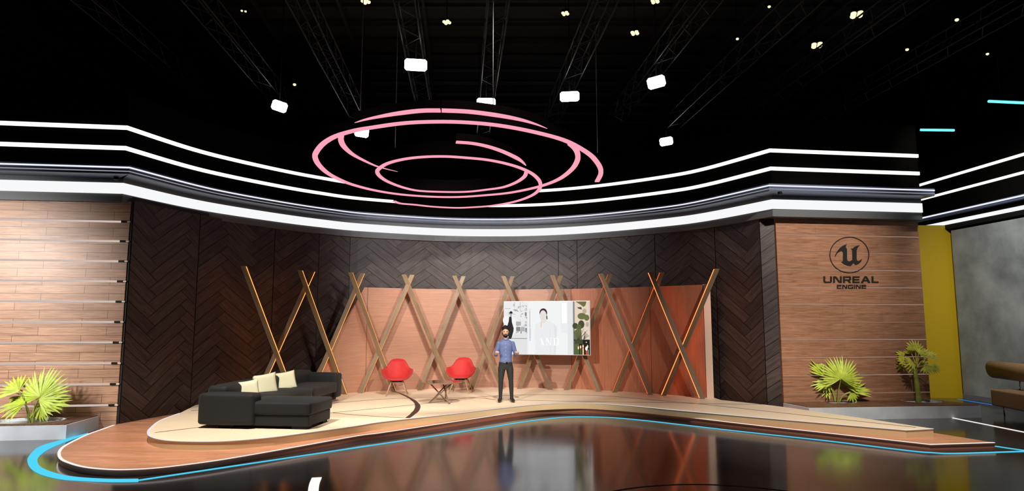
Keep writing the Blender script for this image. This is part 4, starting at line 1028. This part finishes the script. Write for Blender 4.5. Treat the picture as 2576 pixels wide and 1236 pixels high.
KN = {-1: Vector((-.115, -.015, .50)), 1: Vector((.125, -.015, .50))}
AN = {-1: Vector((-.125, .02, .09)), 1: Vector((.145, .02, .09))}
def arms(mb, g, fore=True):
    for s in (-1, 1):
        mb.tube([SHd[s]+Vector((-s*.03, 0, .0)), SHd[s], SHd[s].lerp(EL[s], .5), EL[s]], [.042+g, .046+g, .042+g, .038+g], 12)
        mb.ball(SHd[s], .045+g, .048+g, .045+g)
        mb.ball(EL[s], .044+g, .044+g, .044+g)
        e = .62 if not fore else 1
        mb.tube([EL[s], EL[s].lerp(WR[s], .4), EL[s].lerp(WR[s], e)], [.042+g, .041+g, (.033 if not fore else .027)+g], 12)
mb = MB()
# head: egg with brow, nose, chin
def headfn(d, q):
    x, y, z = q
    f = max(0, -d.y)
    if z < 0: x *= 1 - .28*(-d.z)**1.5; y *= 1 - .10*(-d.z)
    y -= .022*math.exp(-((d.x/.16)**2) - ((d.z+.18)/.16)**2)*f          # nose
    y += .010*math.exp(-(((abs(d.x)-.33)/.16)**2) - ((d.z-.03)/.11)**2)*f   # eye sockets
    y -= .006*math.exp(-((d.x/.5)**2) - ((d.z-.22)/.1)**2)*f          # brow
    y -= .008*math.exp(-((d.x/.25)**2) - ((d.z+.82)/.2)**2)*f          # chin
    return Vector((x, y, z))
HC = Vector((-.005, -.012, 1.635))
mb.ball(HC, .080, .102, .124, 28, 20, fn=headfn)
for s in (-1, 1): mb.ball(HC+Vector((s*.078, .012, -.008)), .010, .019, .030, 8, 6)
mb.tube([(-.003, .015, 1.40), (-.004, .005, 1.50), (-.004, .0, 1.56)], [.060, .053, .052], 12)
mb.grid([ell(0, .01, z, rx, ry) for z, rx, ry in ((.86, .13, .09), (.95, .135, .092), (1.06, .125, .09), (1.2, .142, .10), (1.33, .158, .105), (1.41, .15, .09), (1.46, .09, .065))], True, True)
arms(mb, -.006)
for s in (-1, 1):
    mb.tube([HP[s], HP[s].lerp(KN[s], .5), KN[s], KN[s].lerp(AN[s], .35), AN[s]], [.074, .070, .052, .048, .034], 12)
    mb.tube([AN[s], AN[s]+Vector((s*.02, -.06, -.045)), AN[s]+Vector((s*.045, -.15, -.06))], [.034, .032, .025], 10)
    # hand: loosely closed, palm up and inwards
    w_ = WR[s]; fw = Vector((-s*.12, -.95, .10)).normalized(); inn = Vector((-s, 0, 0)); upv = Vector((0, 0, 1))
    pc = w_ + fw*.055
    mb.tube([w_-fw*.01, w_+fw*.03, w_+fw*.075], [(.027, .022), (.040, .023), (.043, .021)], 12)
    for k in range(4):
        b0 = w_ + fw*.078 + upv*0 + Vector((s*(.035-.0235*k), 0, 0)); L_ = [.034, .038, .036, .028][k]
        q1 = b0 + fw*L_*.75 + upv*.014; q2 = q1 + upv*L_*.9 - fw*.006; q3 = q2 - fw*L_*.75 + upv*.004
        mb.tube([b0-fw*.015, b0, q1, q2, q3], [.0098, .0100, .0096, .0092, .0082], 8)
    th0 = w_ + fw*.02 + inn*.030; mb.tube([th0, th0+inn*.018+fw*.025+upv*.015, th0+inn*.004+fw*.055+upv*.034], [.013, .0118, .0095], 8)
o = remesh(mb.build('body', M_skin, man), .0048, 1, .5)
# shirt
mb = MB()
mb.grid([ell(0, .008, z, rx, ry, 22) for z, rx, ry in ((.905, .150, .108), (.96, .150, .108), (1.04, .142, .104), (1.14, .150, .108), (1.25, .163, .115), (1.35, .172, .114), (1.405, .158, .102), (1.445, .112, .082), (1.475, .072, .066))], True, True)
arms(mb, .010, False)
remesh(mb.build('shirt', M_shirt, man), .009, 4, .5)
mb = MB()
for s in (-1, 1): mb.tube([(s*.012, -.075, 1.445), (s*.045, -.055, 1.475), (s*.066, .0, 1.50), (s*.04, .06, 1.505), (0, .068, 1.505)], [(.010, .022), (.009, .022), (.008, .022), (.008, .02), (.008, .02)], 8)
mb.build('collar', M_shirt, man)
mb = MB()
for k in range(5): mb.ball((-.002, [-.098, -.108, -.104, -.097, -.1][k], 1.385-.092*k), .006, .004, .006, 8, 5)
mb.build('button', M_button, man)
mb = MB()
for s in (-1, 1): mb.tube([EL[s].lerp(WR[s], .52), EL[s].lerp(WR[s], .66)], [.050, .048], 14)
mb.build('sleeve_cuff', M_shirt, man)
# trousers
mb = MB()
mb.grid([ell(.0, .008, z, rx, ry, 20) for z, rx, ry in ((.76, .165, .10), (.82, .172, .110), (.88, .166, .116), (.93, .156, .114))], True, True)
for s in (-1, 1):
    mb.tube([HP[s]+Vector((0, 0, -.03)), HP[s].lerp(KN[s], .3), HP[s].lerp(KN[s], .65), KN[s], KN[s].lerp(AN[s], .35), KN[s].lerp(AN[s], .8), AN[s]+Vector((0, 0, .01))], [.088, .088, .074, .058, .056, .045, .042], 14)
remesh(mb.build('trousers', M_trouser, man), .009, 3, .5)
mb = MB(); mb.grid([ell(.0, .008, z, rx, ry, 24) for z, rx, ry in ((.905, .160, .118), (.905, .165, .123), (.94, .162, .121), (.94, .157, .116))], True, False); b_ = mb.build('belt', mat('belt_leather', (.03, .025, .02), .3), man)
mb = MB(); mb.box(.0, .045, -.125, -.112, .900, .945); mb.build('buckle', M_chrome, b_)
for s in (-1, 1):
    mb = MB(); a = AN[s]
    def shoefn(d, q): return Vector((q.x*(1-.25*max(0, -d.y)**2+.0), q.y, max(q.z, -.042)))
    Mz = Matrix.Rotation(s*.20, 4, 'Z')
    mb.ball(Vector((a.x+s*.018, a.y-.07, .044)), .048, .145, .052, 18, 12, M=Mz, fn=shoefn)
    mb.tube([a+Vector((0, .0, .03)), a+Vector((0, .0, -.03))], [.042, .046], 12)
    remesh(mb.build('shoe', M_shoe, man), .006, 3, .5)
# hair, beard, face
mb = MB()
def hairfn(d, q):
    k = 1 + .10*noise.noise(Vector(d)*3.5) + .05*noise.noise(Vector(d)*9)
    if d.z > .3: k += .08*d.z
    return Vector((q.x*k, q.y*k, q.z*k))
mb.ball(HC+Vector((0, .020, .046)), .089, .100, .108, 26, 18, fn=hairfn)
hr = mb.build('hair', M_hair, man)
bm = bmesh.new(); bm.from_mesh(hr.data)
bmesh.ops.delete(bm, geom=[v for v in bm.verts if (v.co.y < HC.y-.035 and v.co.z < HC.z+.062) or v.co.z < HC.z-.055 or (v.co.y < HC.y+.0 and v.co.z < HC.z+.01)], context='VERTS'); bm.to_mesh(hr.data); bm.free()
mb = MB()
for k in range(90):
    rs_ = random.Random(k); a = rs_.uniform(0, 6.28); e_ = rs_.uniform(.12, 1.5)
    d_ = Vector((math.cos(a)*math.cos(e_), math.sin(a)*math.cos(e_), math.sin(e_)))
    if d_.y < -.55 and d_.z < .62: continue
    c_ = HC+Vector((d_.x*.084, d_.y*.096+.016, d_.z*.112+.036)); mb.tube([c_-d_*.012, c_+d_*.006, c_+d_*.020+Vector((rs_.uniform(-.012, .012), rs_.uniform(-.012, .006), rs_.uniform(-.006, .010)))], [.017, .014, .003], 6)
mb.build('hair_tuft', M_hair, hr)
mb = MB()
def beardfn(d, q):
    z = q.z; x = q.x; y = q.y
    if z < 0: x *= 1 - .26*(-d.z)**1.5; y *= 1 - .08*(-d.z)
    y -= .008*math.exp(-((d.x/.25)**2) - ((d.z+.82)/.2)**2)*max(0, -d.y)
    k = 1+.03*noise.noise(Vector(d)*12)
    return Vector((x, y, z))*k
mb.ball(HC, .085, .108, .136, 30, 26, fn=beardfn); bd = mb.build('beard', M_hair, man)
bm = bmesh.new(); bm.from_mesh(bd.data)
def keepb(c):
    x, y, z = c.x-HC.x, c.y-HC.y, c.z-HC.z
    if y > .02 or z > .0: return False
    if z > -.035: return abs(x) > .064
    if z > -.052: return abs(x) > .052 or abs(x) < .034
    if z > -.068: return abs(x) > .024
    return True
bmesh.ops.delete(bm, geom=[v for v in bm.verts if not keepb(v.co)], context='VERTS'); bm.to_mesh(bd.data); bm.free()
mb = MB()
for s in (-1, 1):
    mb.ball(HC+Vector((s*.030, -.088, .008)), .012, .008, .006, 10, 6)
mb.build('eye', M_eye, man)
mb = MB()
for s in (-1, 1):
    mb.ball(HC+Vector((s*.030, -.0945, .008)), .0055, .003, .0055, 8, 5)
mb.build('iris', M_hair, man)
mb = MB()
for s in (-1, 1): mb.tube([HC+Vector((s*.012, -.101, .027)), HC+Vector((s*.031, -.100, .032)), HC+Vector((s*.050, -.088, .025))], [.0035, .0045, .003], 6)
mb.build('eyebrow', M_hair, man)
mb = MB(); mb.tube([HC+Vector((-.038, -.092, -.058)), HC+Vector((-.020, -.103, -.047)), HC+Vector((0, -.109, -.044)), HC+Vector((.020, -.103, -.047)), HC+Vector((.038, -.092, -.058))], [.007, .0085, .007, .0085, .007], 8)
mb.build('moustache', M_hair, man)
mb = MB(); mb.tube([HC+Vector((-.02, -.102, -.062)), HC+Vector((0, -.108, -.064)), HC+Vector((.02, -.102, -.062))], [.004, .007, .004], 8); mb.build('lips', M_lip_skin, man)
